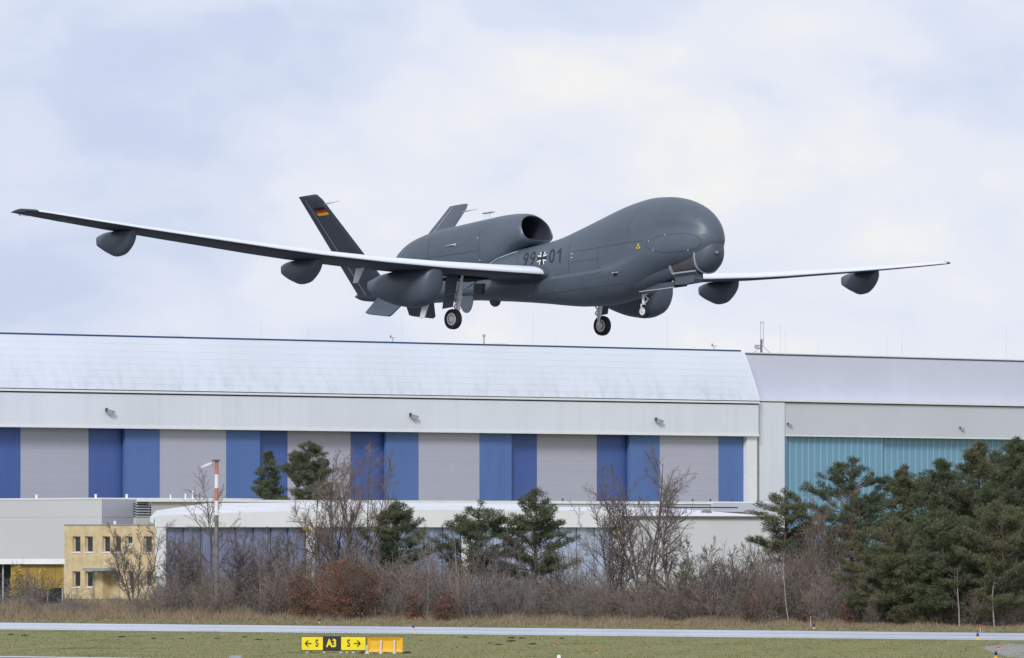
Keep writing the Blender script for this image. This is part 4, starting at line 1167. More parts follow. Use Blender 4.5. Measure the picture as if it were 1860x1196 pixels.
# ---- yellow brick house
def brick_mat():
    m = bpy.data.materials.new('yellow_brick'); m.use_nodes = True
    nt = m.node_tree; b = nt.nodes['Principled BSDF']; b.inputs['Roughness'].default_value = 0.85
    tc = nt.nodes.new('ShaderNodeTexCoord')
    cmb = nt.nodes.new('ShaderNodeMapping'); cmb.inputs['Rotation'].default_value = (rad(90), 0, 0)
    nt.links.new(tc.outputs['Object'], cmb.inputs[0])
    br = nt.nodes.new('ShaderNodeTexBrick')
    br.inputs['Color1'].default_value = (0.66, 0.51, 0.28, 1); br.inputs['Color2'].default_value = (0.54, 0.40, 0.21, 1)
    br.inputs['Mortar'].default_value = (0.62, 0.52, 0.36, 1)
    br.inputs['Scale'].default_value = 1.0; br.inputs['Mortar Size'].default_value = 0.012
    br.inputs['Brick Width'].default_value = 0.25; br.inputs['Row Height'].default_value = 0.083; br.inputs['Bias'].default_value = -0.35
    nt.links.new(cmb.outputs[0], br.inputs['Vector'])
    n = nt.nodes.new('ShaderNodeTexNoise'); n.inputs['Scale'].default_value = 1.3; n.inputs['Detail'].default_value = 6
    nt.links.new(tc.outputs['Object'], n.inputs['Vector'])
    r = nt.nodes.new('ShaderNodeMapRange'); r.inputs[1].default_value = 0.3; r.inputs[2].default_value = 0.7; r.inputs[3].default_value = 0.80; r.inputs[4].default_value = 1.12
    nt.links.new(n.outputs['Fac'], r.inputs[0])
    mx = nt.nodes.new('ShaderNodeMixRGB'); mx.blend_type = 'MULTIPLY'; mx.inputs[0].default_value = 1
    nt.links.new(br.outputs['Color'], mx.inputs[1]); nt.links.new(r.outputs[0], mx.inputs[2])
    nt.links.new(mx.outputs[0], b.inputs['Base Color'])
    return m
M_BRICK = brick_mat()
M_GLASS = material('window_glass', (0.030, 0.036, 0.042), 0.06, var=0.3, scale=0.8, spec=0.6)
M_WFRAME = material('window_frame', (0.60, 0.60, 0.60), 0.5)
c_near = Vector((ground_at(284, 590.5), 590.5))
YL = 14.4
ydir = Vector((-math.sin(TH), math.cos(TH)))
y_left = c_near + ydir * YL
yg = empty('brick_house', (y_left.x, y_left.y, 0), math.atan2(-ydir.y, -ydir.x))
tag(yg, 'two-storey yellow brick house with narrow dark windows', 'house')
class YFrame(Frame):
    def __init__(self): self.o = y_left; self.th = math.atan2(-ydir.y, -ydir.x); self.c, self.s = math.cos(self.th), math.sin(self.th)
YF = YFrame()
ZT = height_at(954.5, 593)
def yz(py, px): return height_at(py, YF.d(YF.a(px)))
wins = [(132, 146.5, 974.5, 1003.5), (154.5, 169, 974.5, 1003.5), (186, 200.5, 974.5, 1003.5), (206, 220, 974.5, 1003.5), (228, 241, 974.5, 988), (260.5, 276, 974.5, 1003.5),
        (132, 146.5, 1038, 1066.5), (154.5, 169, 1038, 1066.5), (231, 243, 1038, 1066), (262, 276, 1038, 1066)]
rects = [(YF.a(p0), YF.a(p1), yz(q1, p0), yz(q0, p0)) for p0, p1, q0, q1 in wins]
door_r = (YF.a(187), YF.a(219), 0.0, yz(1037.5, 200))
allr = rects + [door_r]
xs = sorted(set([0.0, YL] + [v for r in allr for v in r[:2]])); zs = sorted(set([0.0, ZT] + [v for r in allr for v in r[2:]]))
mb = MB()
for i in range(len(xs) - 1):
    for j in range(len(zs) - 1):
        xm, zm = (xs[i] + xs[i + 1]) / 2, (zs[j] + zs[j + 1]) / 2
        if any(r[0] < xm < r[1] and r[2] < zm < r[3] for r in allr): continue
        mb.add([(xs[i], 0, zs[j]), (xs[i + 1], 0, zs[j]), (xs[i + 1], 0, zs[j + 1]), (xs[i], 0, zs[j + 1])], [(0, 1, 2, 3)])
for r in allr:
    x0, x1, z0, z1 = r; dd = 0.40 if r is not door_r else 1.0
    mb.add([(x0, 0, z0), (x1, 0, z0), (x1, 0, z1), (x0, 0, z1), (x0, dd, z0), (x1, dd, z0), (x1, dd, z1), (x0, dd, z1)],
           [(0, 1, 5, 4), (1, 2, 6, 5), (2, 3, 7, 6), (3, 0, 4, 7)])
mb.add([(0, 0, 0), (0, 0, ZT), (0, 12, ZT), (0, 12, 0), (YL, 0, 0), (YL, 0, ZT), (YL, 12, ZT), (YL, 12, 0)], [(0, 1, 2, 3), (4, 7, 6, 5), (1, 5, 6, 2), (3, 2, 6, 7)])
mb.build('wall', M_BRICK, yg, recalc=False)
MB().box(-0.06, YL + 0.06, -0.06, 12.06, ZT, ZT + 0.10).build('coping', M_LAMPG, yg)
for r in rects:
    x0, x1, z0, z1 = r
    w = MB().box(x0, x0 + 0.07, 0.28, 0.38, z0, z1).box(x1 - 0.07, x1, 0.28, 0.38, z0, z1).box(x0 + 0.07, x1 - 0.07, 0.28, 0.38, z1 - 0.08, z1).box(x0 + 0.07, x1 - 0.07, 0.28, 0.38, z0, z0 + 0.08).build('window_frame', M_WFRAME, yg)
    MB().box(x0 + 0.071, x1 - 0.071, 0.31, 0.34, z0 + 0.081, z1 - 0.081).build('pane', M_GLASS, w)
    MB().box(x0 - 0.03, x1 + 0.03, -0.06, 0.278, z0 - 0.09, z0 - 0.004).build('sill', M_TRIM, w)
x0, x1, z0, z1 = door_r
dr = MB().box(x0 + (x1 - x0) * 0.55, x1 - 0.02, 0.80, 0.88, 0.0, z1 - 0.05).build('door', M_LAMPG, yg)
for k in range(3):
    MB().box(x0 + (x1 - x0) * 0.62, x1 - 0.14, 0.77, 0.795, 0.2 + k * 0.8, 0.9 + k * 0.8).build('door_pane', M_GLASS, dr)
MB().box(x0, x0 + (x1 - x0) * 0.55 - 0.004, 0.85, 0.95, 0, z1).build('porch_wall', M_BRICK, yg)
MB().box(YF.a(171), YF.a(212), -1.3, -0.002, z1 + 0.02, z1 + 0.28).build('canopy', M_LAMPG, yg)
MB().tube((YF.a(172), -0.12, 0), (YF.a(172), -0.12, z1), 0.06, 0.06, 8).build('rain_pipe', M_LAMPG, yg)
MB().box(YF.a(173), YF.a(178), -0.05, -0.004, yz(1044, 175), yz(1037, 175)).build('name_plate', M_TRIM, yg)
MB().tube((6.6, 1.0, ZT + 0.1), (6.6, 1.0, ZT + 0.4), 0.12, 0.12, 10).build('roof_vent', M_TRIM, yg)

# ---- low shed with ochre panels
SF = Frame(-80, 556, rad(4))
sg = SF.root('shed')
tag(sg, 'low shed with white roof edge and ochre panels left of the yellow house', 'shed')
M_OCHRE = streak_mat('ochre_panel', (0.40, 0.25, 0.035), (0.24, 0.16, 0.05), 0.6, sx=0.8, sz=0.4, lo=0.35, hi=0.7)
sx1 = SF.a(118); zs0, zs1, zp = SF.z(1016, sx1 / 2), SF.z(1025, sx1 / 2), SF.z(1068, sx1 / 2)
MB().box(0, sx1, -0.5, 6, zs1, zs0).build('roof', M_TRIM, sg)
np_ = 6; xa, xb = SF.a(20), sx1 - 0.05; w = (xb - xa) / np_
for k in range(np_):
    MB().box(xa + k * w + 0.01, xa + (k + 1) * w - 0.01, 0, 0.1, zp, zs1 - 0.003).build('wall_panel', M_OCHRE, sg)
MB().box(0.02, sx1 - 0.06, 3, 5.9, 0, zs1 - 0.003).build('back_wall', M_GUTTER, sg)
for k in range(8):
    x = 0.15 + (sx1 - 0.4) * k / 7
    MB().box(x, x + 0.14, 0.12, 0.26, 0, zs1 - 0.003).build('post', M_CHIM, sg)

# ================================================================== field furniture
# red and white lamp mast
md = 461.0
mt_ = empty('lamp_mast', (ground_at(393.5, md), md, 0))
tag(mt_, 'tall mast banded red and white at the top with a lamp arm to the left', 'mast')
M_MRED = material('mast_red', (0.50, 0.17, 0.09), 0.5, var=0.12, scale=3)
M_MWH = material('mast_white', (0.74, 0.74, 0.73), 0.5, var=0.06, scale=3)
M_MGREY = material('mast_weathered', (0.17, 0.16, 0.145), 0.8, var=0.3, scale=2.5)
bands = [(1127, 936, M_MGREY), (936, 910, M_MWH), (910, 887, M_MRED), (887, 862, M_MWH), (862, 838, M_MRED)]
for k, (q0, q1, mm) in enumerate(bands):
    z0, z1 = max(0, height_at(q0, md)), height_at(q1, md)
    r0, r1 = 0.25 - 0.012 * z0, 0.25 - 0.012 * z1
    if k: r0, r1 = 0.14, 0.135
    MB().tube((0, 0, z0), (0, 0, z1), r0 if k else 0.165, r1 if k else 0.145, 14).build('mast_section', mm, mt_, smooth=True, angle=40)
zt = height_at(838, md)
MB().box(-0.30, 0.26, -0.26, 0.26, zt, zt + 0.10).build('head_platform', M_GUTTER, mt_)
MB().tube((-0.1, 0, zt + .1), (-0.1, 0, zt + .25), 0.04, 0.04, 6).tube((-.3, 0, zt), (-.3, 0, zt - .4), 0.05, 0.05, 6).build('head_fitting', M_CHIM, mt_)
MB().loft([[(-0.30, y, zt - .12 + z) for y, z in ((-.1, -.1), (.1, -.1), (.1, .06), (-.1, .06))], [(-0.60, y, zt - .2 + z) for y, z in ((-.16, -.12), (.16, -.12), (.12, .08), (-.12, .08))], [(-1.12, y, zt - .42 + z) for y, z in ((-.1, -.06), (.1, -.06), (.06, .02), (-.06, .02))]]).build('lamp_head', M_LENSG, mt_)

# taxiway sign
SD = 334.0
M_SYEL = material('sign_yellow', (0.86, 0.70, 0.01), 0.45, var=0.05, scale=1.5)
M_SBLK = material('sign_black', (0.018, 0.018, 0.020), 0.5)
M_SORG = material('sign_back_orange', (0.80, 0.45, 0.02), 0.5, var=0.08, scale=2)
sx = ground_at(547, SD); sxe = ground_at(665.5, SD)
zz0, zz1 = height_at(1182.5, SD), height_at(1156, SD)
ts = empty('taxiway_sign', (sx, SD, 0))
tag(ts, 'yellow and black taxiway sign reading A3 between two S arrows on the grass', 'sign')
Wd = sxe - sx
MB().box(0, Wd, 0.0, 0.28, zz0, zz1).build('sign_case', M_SBLK, ts)
e1, e2 = Wd * (587 - 547) / 118.5, Wd * (620 - 547) / 118.5
M_SYL, bord = M_SYEL, 0.035
pan = {}
for nm, x0, x1, mm in (('a', bord, e1 - 0.005, M_SYEL), ('b', e1, e2 - 0.005, M_SBLK), ('c', e2, Wd - bord, M_SYEL)):
    pan[nm] = (MB().box(x0, x1, -0.03, -0.003, zz0 + bord, zz1 - bord).build('sign_face', mm, ts), (x0 + x1) / 2)
zc_ = (zz0 + zz1) / 2
def sign_text(body, xc, size, mat, par, sq=1.0, bold=0.0):
    vs, fs = text_mesh(body, size, bold)
    MB().add([(xc + x * sq, -0.036, zc_ + y) for x, y in vs], fs).build('lettering', mat, par)
def arrow(xc, L, dirn, mat, par):
    w = 0.030
    MB().box(xc - L / 2, xc + L / 2, -0.037, -0.034, zc_ - w, zc_ + w).build('arrow_shaft', mat, par)
    tip = xc + dirn * L / 2
    for sg_ in (-1, 1):
        p0 = (tip, zc_); p1 = (tip - dirn * 0.16, zc_ + sg_ * 0.16)
        dx, dz = p1[0] - p0[0], p1[1] - p0[1]; Ln = math.hypot(dx, dz); nx, nz = -dz / Ln * w, dx / Ln * w
        MB().add([(p0[0] + nx, -0.038, p0[1] + nz), (p0[0] - nx, -0.038, p0[1] - nz), (p1[0] - nx, -0.038, p1[1] - nz), (p1[0] + nx, -0.038, p1[1] + nz)], [(0, 1, 2, 3)]).build('arrow_head', mat, par)
k_ = Wd / 118.5
sign_text('S', (576 - 547) * k_, 0.52, M_SBLK, pan['a'][0], 0.72, 0.012)
arrow((560.5 - 547) * k_, 0.33, -1, M_SBLK, pan['a'][0])
sign_text('A3', (602.5 - 547) * k_, 0.56, M_SYEL, pan['b'][0], 0.80, 0.022)
sign_text('S', (633.5 - 547) * k_, 0.52, M_SBLK, pan['c'][0], 0.72, 0.012)
arrow((649 - 547) * k_, 0.33, 1, M_SBLK, pan['c'][0])
for px in (558, 589, 619.5, 630.5, 642, 660):
    x = (px - 547) * k_
    MB().tube((x, 0.12, 0), (x, 0.12, zz0), 0.045, 0.045, 8).lathe([(0.09, 0), (0.09, 0.05), (0.045, 0.07)], (x, 0.12, 0), (0, 0, 1), 10).build('foot', M_RIM, ts)
# the neighbour sign seen from its back
od = 331.0
ox0, ox1 = ground_at(668, od), ground_at(731.5, od)
oz0, oz1 = height_at(1184.5, od), height_at(1158.5, od)
og = empty('sign_back', (ox0, od, 0))
tag(og, 'orange back of a box sign with two pale posts beside the A3 sign', 'sign')
OW = ox1 - ox0
MB().loft([[(0, 0.15, oz0), (OW, 0.15, oz0), (OW, 0.15, oz1), (0, 0.15, oz1)], [(0, 0.0, oz0), (OW, 0.0, oz0), (OW, 0.0, oz1), (0, 0.0, oz1)]], close1=False).build('sign_case', M_SORG, og)
fr = 0.16
MB().loft([[(0, 0, oz0), (OW, 0, oz0), (OW, 0, oz1), (0, 0, oz1)], [(fr, 0.09, oz0 + fr), (OW - fr, 0.09, oz0 + fr), (OW - fr, 0.09, oz1 - fr), (fr, 0.09, oz1 - fr)]], close0=False).build('case_lining', M_SORG, og)
M_POST = material('post_pale', (0.62, 0.58, 0.55), 0.5, var=0.1, scale=5)
for px in (692, 716.5):
    x = (px - 668) / 63.5 * OW
    MB().box(x - 0.05, x + 0.05, -0.08, -0.004, 0, oz1 - 0.12).lathe([(0.11, 0), (0.11, 0.05), (0.05, 0.08)], (x, -0.04, 0), (0, 0, 1), 10).build('post', M_POST, og)
MB().tube((-0.03, -0.02, 0), (-0.03, -0.02, 0.45), 0.06, 0.06, 8).lathe([(0.13, 0), (0.12, 0.06), (0.06, 0.09)], (-0.03, -0.02, 0), (0, 0, 1), 10).build('cable_stub', M_POST, og)

# taxiway edge lights and marker balls
M_LBLUE = material('blue_lens', (0.02, 0.025, 0.20), 0.25)
M_LRED = material('red_marker', (0.75, 0.05, 0.03), 0.4)
M_LYEL = material('light_base_yellow', (0.7, 0.45, 0.05), 0.5)
def gd(py): return CAM_H / math.tan(-(PIT + math.atan((598 - py) / 11700.0)))
where_b = {751: 'blue edge light on the near side of the taxiway above the orange sign', 1775: 'blue edge light on the near side of the taxiway below the pines', 1808: 'blue edge light in the grass at the lower right corner', 1478: 'blue edge light on the far verge left of the pines', 581: 'blue edge light on the far verge below the russet bush'}
for px, py in ((751, 1145.5), (1775, 1161.5), (1808, 1196.5), (1478, 1143.5), (581, 1133)):
    d = gd(py)
    e = empty('edge_light', (ground_at(px, d), d, 0)); tag(e, where_b[px], 'light', 'blue taxiway edge lights')
    MB().lathe([(0.12, 0), (0.12, 0.06), (0.05, 0.08), (0.05, 0.16)], (0, 0, 0), (0, 0, 1), 10).build('base', M_LYEL, e)
    MB().lathe([(0.04, 0.161), (0.075, 0.18), (0.085, 0.28), (0.06, 0.35), (0.0, 0.38)], (0, 0, 0), (0, 0, 1), 12).build('lens', M_LBLUE, e, smooth=True)
where_r = {575: 'red marker on a stick in front of the russet bush', 755: 'red marker on the far verge above the blue edge light', 1472: 'red marker on a stick left of the right-hand pines', 1780: 'red marker on the far verge below the right-hand pines', 1007: 'red marker in the grass, higher of the two right of the signs', 1083: 'red marker in the grass, lower of the two right of the signs', 1813: 'red marker in the grass near the lower right corner'}
for px, py, h in ((575, 1127, .45), (755, 1130.5, .2), (1472, 1139, .55), (1780, 1149, .3), (1007, 1173, .1), (1083, 1187, .1), (1813, 1181, .1)):
    d = gd(py)
    e = empty('red_marker', (ground_at(px, d), d, 0)); tag(e, where_r[px], 'marker', 'red markers on the airfield')
    MB().tube((0, 0, 0), (0, 0, h), 0.02, 0.02, 6).build('stick', M_POST, e)
    MB().lathe([(0.0, 0), (0.06, 0.02), (0.075, 0.07), (0.06, 0.12), (0.0, 0.14)], (0, 0, h), (0, 0, 1), 12).build('marker_ball', M_LRED, e, smooth=True)
for px, py, nm, lab, mm, w, h in ((1015, 1198, 'white_marker', 'small white marker block at the bottom edge below the red markers', M_TRIM, 0.09, 0.22), (428, 1197, 'concrete_marker', 'flat grey concrete block at the bottom edge left of the signs', M_LAMPG, 0.32, 0.16)):
    d = gd(py)
    o = MB().prism([(-w, 0), (w, 0), (w * .92, h * .85), (w * .7, h), (-w * .7, h), (-w * .92, h * .85)], 'y', -0.15, 0.15).build(nm, mm)
    o.location = (ground_at(px, d), d, 0); tag(o, lab, 'marker')
# molehills
rnd = random.Random(5)
hills = [(20, 1154), (45, 1156), (222, 1158), (280, 1161), (330, 1161), (395, 1161), (445, 1158), (470, 1163), (505, 1163), (742, 1159), (765, 1164), (845, 1155), (890, 1169), (905, 1172), (925, 1166), (947, 1152), (930, 1165), (1020, 1150), (967, 1171), (930, 1149), (740, 1187), (700, 1186), (660, 1187)]
for px, py in hills:
    if py < 1147 + 0.0118 * px: py = 1149 + 0.0118 * px
    d = gd(py); r = rnd.uniform(0.12, 0.27)
    mb = MB(); rings = []
    for k in range(4):
        t = math.pi / 2 * k / 3.2
        rings.append([(r * math.cos(t) * math.cos(u) * rnd.uniform(.8, 1.25), r * math.cos(t) * math.sin(u) * rnd.uniform(.8, 1.2), r * 0.42 * math.sin(t) * rnd.uniform(.85, 1.15)) for u in [2 * math.pi * i / 12 for i in range(12)]])
    o = mb.loft(rings).build('molehill', M_SOIL, smooth=True)
    o.location = (ground_at(px, d), d, -0.01)
    tag(o, 'small dark molehill in the short grass in front of the taxiway', 'molehill', 'molehills in the grass')
# ================================================================== vegetation
def bark(name, c, var=0.3, scale=3.0): return material(name, c, 0.9, var=var, scale=scale, spec=0.1)
M_BARK = bark('bark_grey_brown', (0.14, 0.12, 0.108))
M_BARKP = bark('pine_bark', (0.125, 0.095, 0.078))
M_BIRCH = material('birch_bark', (0.33, 0.315, 0.295), 0.8, col2=(0.12, 0.11, 0.10), scale=5, stretch=(0.6, 0.6, 2.5))
M_BIRCH.node_tree.nodes['Color Ramp'].color_ramp.elements[0].position = 0.52
M_TWIG = bark('twigs_grey_brown', (0.175, 0.148, 0.14), 0.25, 0.7)
M_TWIGB = bark('twigs_brown', (0.205, 0.155, 0.13), 0.25, 0.7)
M_THICK = grass_mat('thicket_twigs', [(0.165, 0.146, 0.138), (0.228, 0.198, 0.184), (0.255, 0.203, 0.17), (0.185, 0.168, 0.16), (0.235, 0.21, 0.198)], 0.16)
def leaf_mat(name, cols, scale=0.9):
    m = grass_mat(name, cols, scale); m.node_tree.nodes['Principled BSDF'].inputs['Roughness'].default_value = 0.75
    return m
M_NEEDLE = leaf_mat('pine_needles', [(0.034, 0.050, 0.030), (0.068, 0.090, 0.050), (0.125, 0.142, 0.080), (0.056, 0.078, 0.044)])
M_NEEDLE2 = leaf_mat('pine_needles_olive', [(0.046, 0.058, 0.032), (0.090, 0.104, 0.056), (0.155, 0.158, 0.088), (0.072, 0.088, 0.048)])
M_RUSSET = leaf_mat('russet_leaves', [(0.13, 0.065, 0.048), (0.235, 0.12, 0.082), (0.18, 0.09, 0.062), (0.29, 0.17, 0.115)], 1.5)
M_YLEAF = leaf_mat('yellow_leaves', [(0.36, 0.26, 0.05), (0.56, 0.42, 0.10), (0.26, 0.20, 0.06)], 1.5)

class Wood:
    """branch segments collected as triangles"""
    def __init__(self): self.v = []; self.f = []
    def seg(self, p, q, r0, r1, n):
        dx, dy, dz = q[0] - p[0], q[1] - p[1], q[2] - p[2]
        L = math.sqrt(dx * dx + dy * dy + dz * dz) or 1e-6
        dx /= L; dy /= L; dz /= L
        if abs(dz) < 0.9: ax, ay, az = -dy, dx, 0.0
        else: ax, ay, az = 0.0, -dz, dy
        l = math.sqrt(ax * ax + ay * ay + az * az) or 1; ax /= l; ay /= l; az /= l
        bx, by, bz = dy * az - dz * ay, dz * ax - dx * az, dx * ay - dy * ax
        i0 = len(self.v)
        if n == 1:      # a twig: one long triangle
            t = random.random() * 6.283; c, s = math.cos(t), math.sin(t)
            ux, uy, uz = ax * c + bx * s, ay * c + by * s, az * c + bz * s
            self.v += [(p[0] + ux * r0, p[1] + uy * r0, p[2] + uz * r0), (p[0] - ux * r0, p[1] - uy * r0, p[2] - uz * r0), tuple(q)]
            self.f.append((i0, i0 + 1, i0 + 2)); return
        for pt_, r in ((p, r0), (q, r1)):
            for k in range(n):
                t = 6.283185 * k / n; c, s = math.cos(t) * r, math.sin(t) * r
                self.v.append((pt_[0] + ax * c + bx * s, pt_[1] + ay * c + by * s, pt_[2] + az * c + bz * s))
        for k in range(n):
            j = (k + 1) % n
            self.f.append((i0 + k, i0 + j, i0 + n + j)); self.f.append((i0 + k, i0 + n + j, i0 + n + k))
def tilt(d, ang, az):
    """direction d turned away by ang towards azimuth az around d"""
    v = Vector(d); a = v.orthogonal().normalized(); b = v.cross(a)
    o = v * math.cos(ang) + (a * math.cos(az) + b * math.sin(az)) * math.sin(ang)
    return o.normalized()
def limb(wood, twigs, p, d, L, r, lvl, rng, P):
    """grow one axis with its side branches; thick ones go to wood, thin ones to twigs"""
    n = P['seg'][lvl]; pts = [Vector(p)]; dirs = []; d = Vector(d)
    for i in range(n):
        d = (d + Vector((rng.gauss(0, P['wob'][lvl]), rng.gauss(0, P['wob'][lvl]), rng.gauss(0, P['wob'][lvl]) + P['up'][lvl]))).normalized()
        dirs.append(d.copy()); pts.append(pts[-1] + d * (L / n))
    last = lvl == P['levels'] - 1
    for i in range(n):
        r0 = r * (1 - 0.85 * i / n) + 0.004; r1 = r * (1 - 0.85 * (i + 1) / n) + 0.004
        if last: twigs.seg(pts[i], pts[i + 1], max(r0, P['twig']), r1, 1)
        elif r0 > 0.028: wood.seg(pts[i], pts[i + 1], r0, r1, 6 if r0 > 0.08 else 4)
        else: (twigs if lvl > 0 else wood).seg(pts[i], pts[i + 1], max(r0, P['twig'] * 1.15), max(r1, P['twig']), 3)
    if last: return
    cnt = P['kids'][lvl]; cnt = max(1, int(cnt * rng.uniform(0.8, 1.2)))
    for k in range(cnt):
        t = P['from'][lvl] + (1 - P['from'][lvl]) * (k + rng.random()) / cnt
        i = min(n - 1, int(t * n)); f = t * n - i
        q = pts[i] + (pts[i + 1] - pts[i]) * f
        dd = tilt(dirs[i], rad(rng.uniform(*P['ang'][lvl])), rng.uniform(0, 6.283))
        LL = L * P['ratio'][lvl] * rng.uniform(0.65, 1.15) * (1.15 - 0.65 * t)
        limb(wood, twigs, q, dd, LL, max(0.006, r * P['rr'][lvl] * (1.1 - 0.7 * t)), lvl + 1, rng, P)
TREE_P = dict(levels=4, seg=[9, 6, 4, 2], wob=[0.05, 0.10, 0.14, 0.15], up=[0.03, 0.05, 0.05, 0.03], kids=[22, 11, 10, 0], ang=[(26, 58), (25, 55), (22, 55), (0, 0)],
              ratio=[0.46, 0.46, 0.5, 0], rr=[0.5, 0.45, 0.45, 0], twig=0.0105)
TREE_P['from'] = [0.22, 0.18, 0.12, 0]
def bare_tree(name, label, px, top, d, hw, rng, stems=1, spread=0.0, rad0=0.11, P=TREE_P, wood_mat=None, twig_mat=None, lean=0.0, group=None, base=0.0, first=0.22):
    X = ground_at(px, d); H = height_at(top, d) - base; Wm = hw / 11700.0 * d
    W, T = Wood(), Wood()
    Q = dict(P); Q['ratio'] = list(P['ratio']); Q['from'] = list(P['from']); Q['from'][0] = first
    Q['ratio'][0] = min(0.75, 1.1 * Wm / (H * 0.72)) if stems == 1 else P['ratio'][0] * 0.8
    if stems > 1: Q['kids'] = [max(6, int(P['kids'][0] * 1.6 / math.sqrt(stems)))] + list(P['kids'][1:])
    for s in range(stems):
        az = 6.283 * (s + rng.random() * 0.6) / stems
        a = 0 if stems == 1 else spread * rng.uniform(0.35, 1.0)
        dd = Vector((math.sin(a) * math.cos(az) + lean, math.sin(a) * math.sin(az), math.cos(a)))
        hh = H * (1 if s == 0 else rng.uniform(0.72, 1.0))
        limb(W, T, (rng.uniform(-.2, .2) if stems > 1 else 0, rng.uniform(-.2, .2) if stems > 1 else 0, -0.05), dd.normalized(), hh * 0.97 / max(0.8, math.cos(a)), rad0 * (1 if stems == 1 else 0.7), 0, rng, Q)
    e = empty(name, (X, d, base)); tag(e, label, 'tree', group)
    mesh_np('trunk', W.v, W.f, wood_mat or M_BARK, e)
    mesh_np('crown', T.v, T.f, twig_mat or M_TWIG, e)
    return e

def leaf_cloud(centres, rng, per, spread, size, width, up=0.3):
    """needle tufts / leaves: small triangles scattered round the centres"""
    C = np.asarray(centres); n = len(C) * per
    R = np.random.default_rng(rng.randrange(1 << 30))
    P_ = np.repeat(C, per, axis=0)
    off = R.normal(0, 1, (n, 3)); off /= (np.linalg.norm(off, axis=1, keepdims=True) + 1e-9); off *= R.random((n, 1)) ** 0.5
    base = P_ + off * np.array(spread)
    D = off * np.array([1, 1, 0.7]) + R.normal(0, 0.55, (n, 3)) + np.array([0, 0, up])
    D /= np.linalg.norm(D, axis=1, keepdims=True) + 1e-9
    S = np.cross(D, R.normal(0, 1, (n, 3))); S /= np.linalg.norm(S, axis=1, keepdims=True) + 1e-9
    ln = size * R.uniform(0.6, 1.3, (n, 1)); wd = width * R.uniform(0.7, 1.3, (n, 1))
    V = np.empty((n, 3, 3)); V[:, 0] = base - S * wd; V[:, 1] = base + S * wd; V[:, 2] = base + D * ln
    return V.reshape(-1, 3), np.arange(3 * n).reshape(-1, 3)

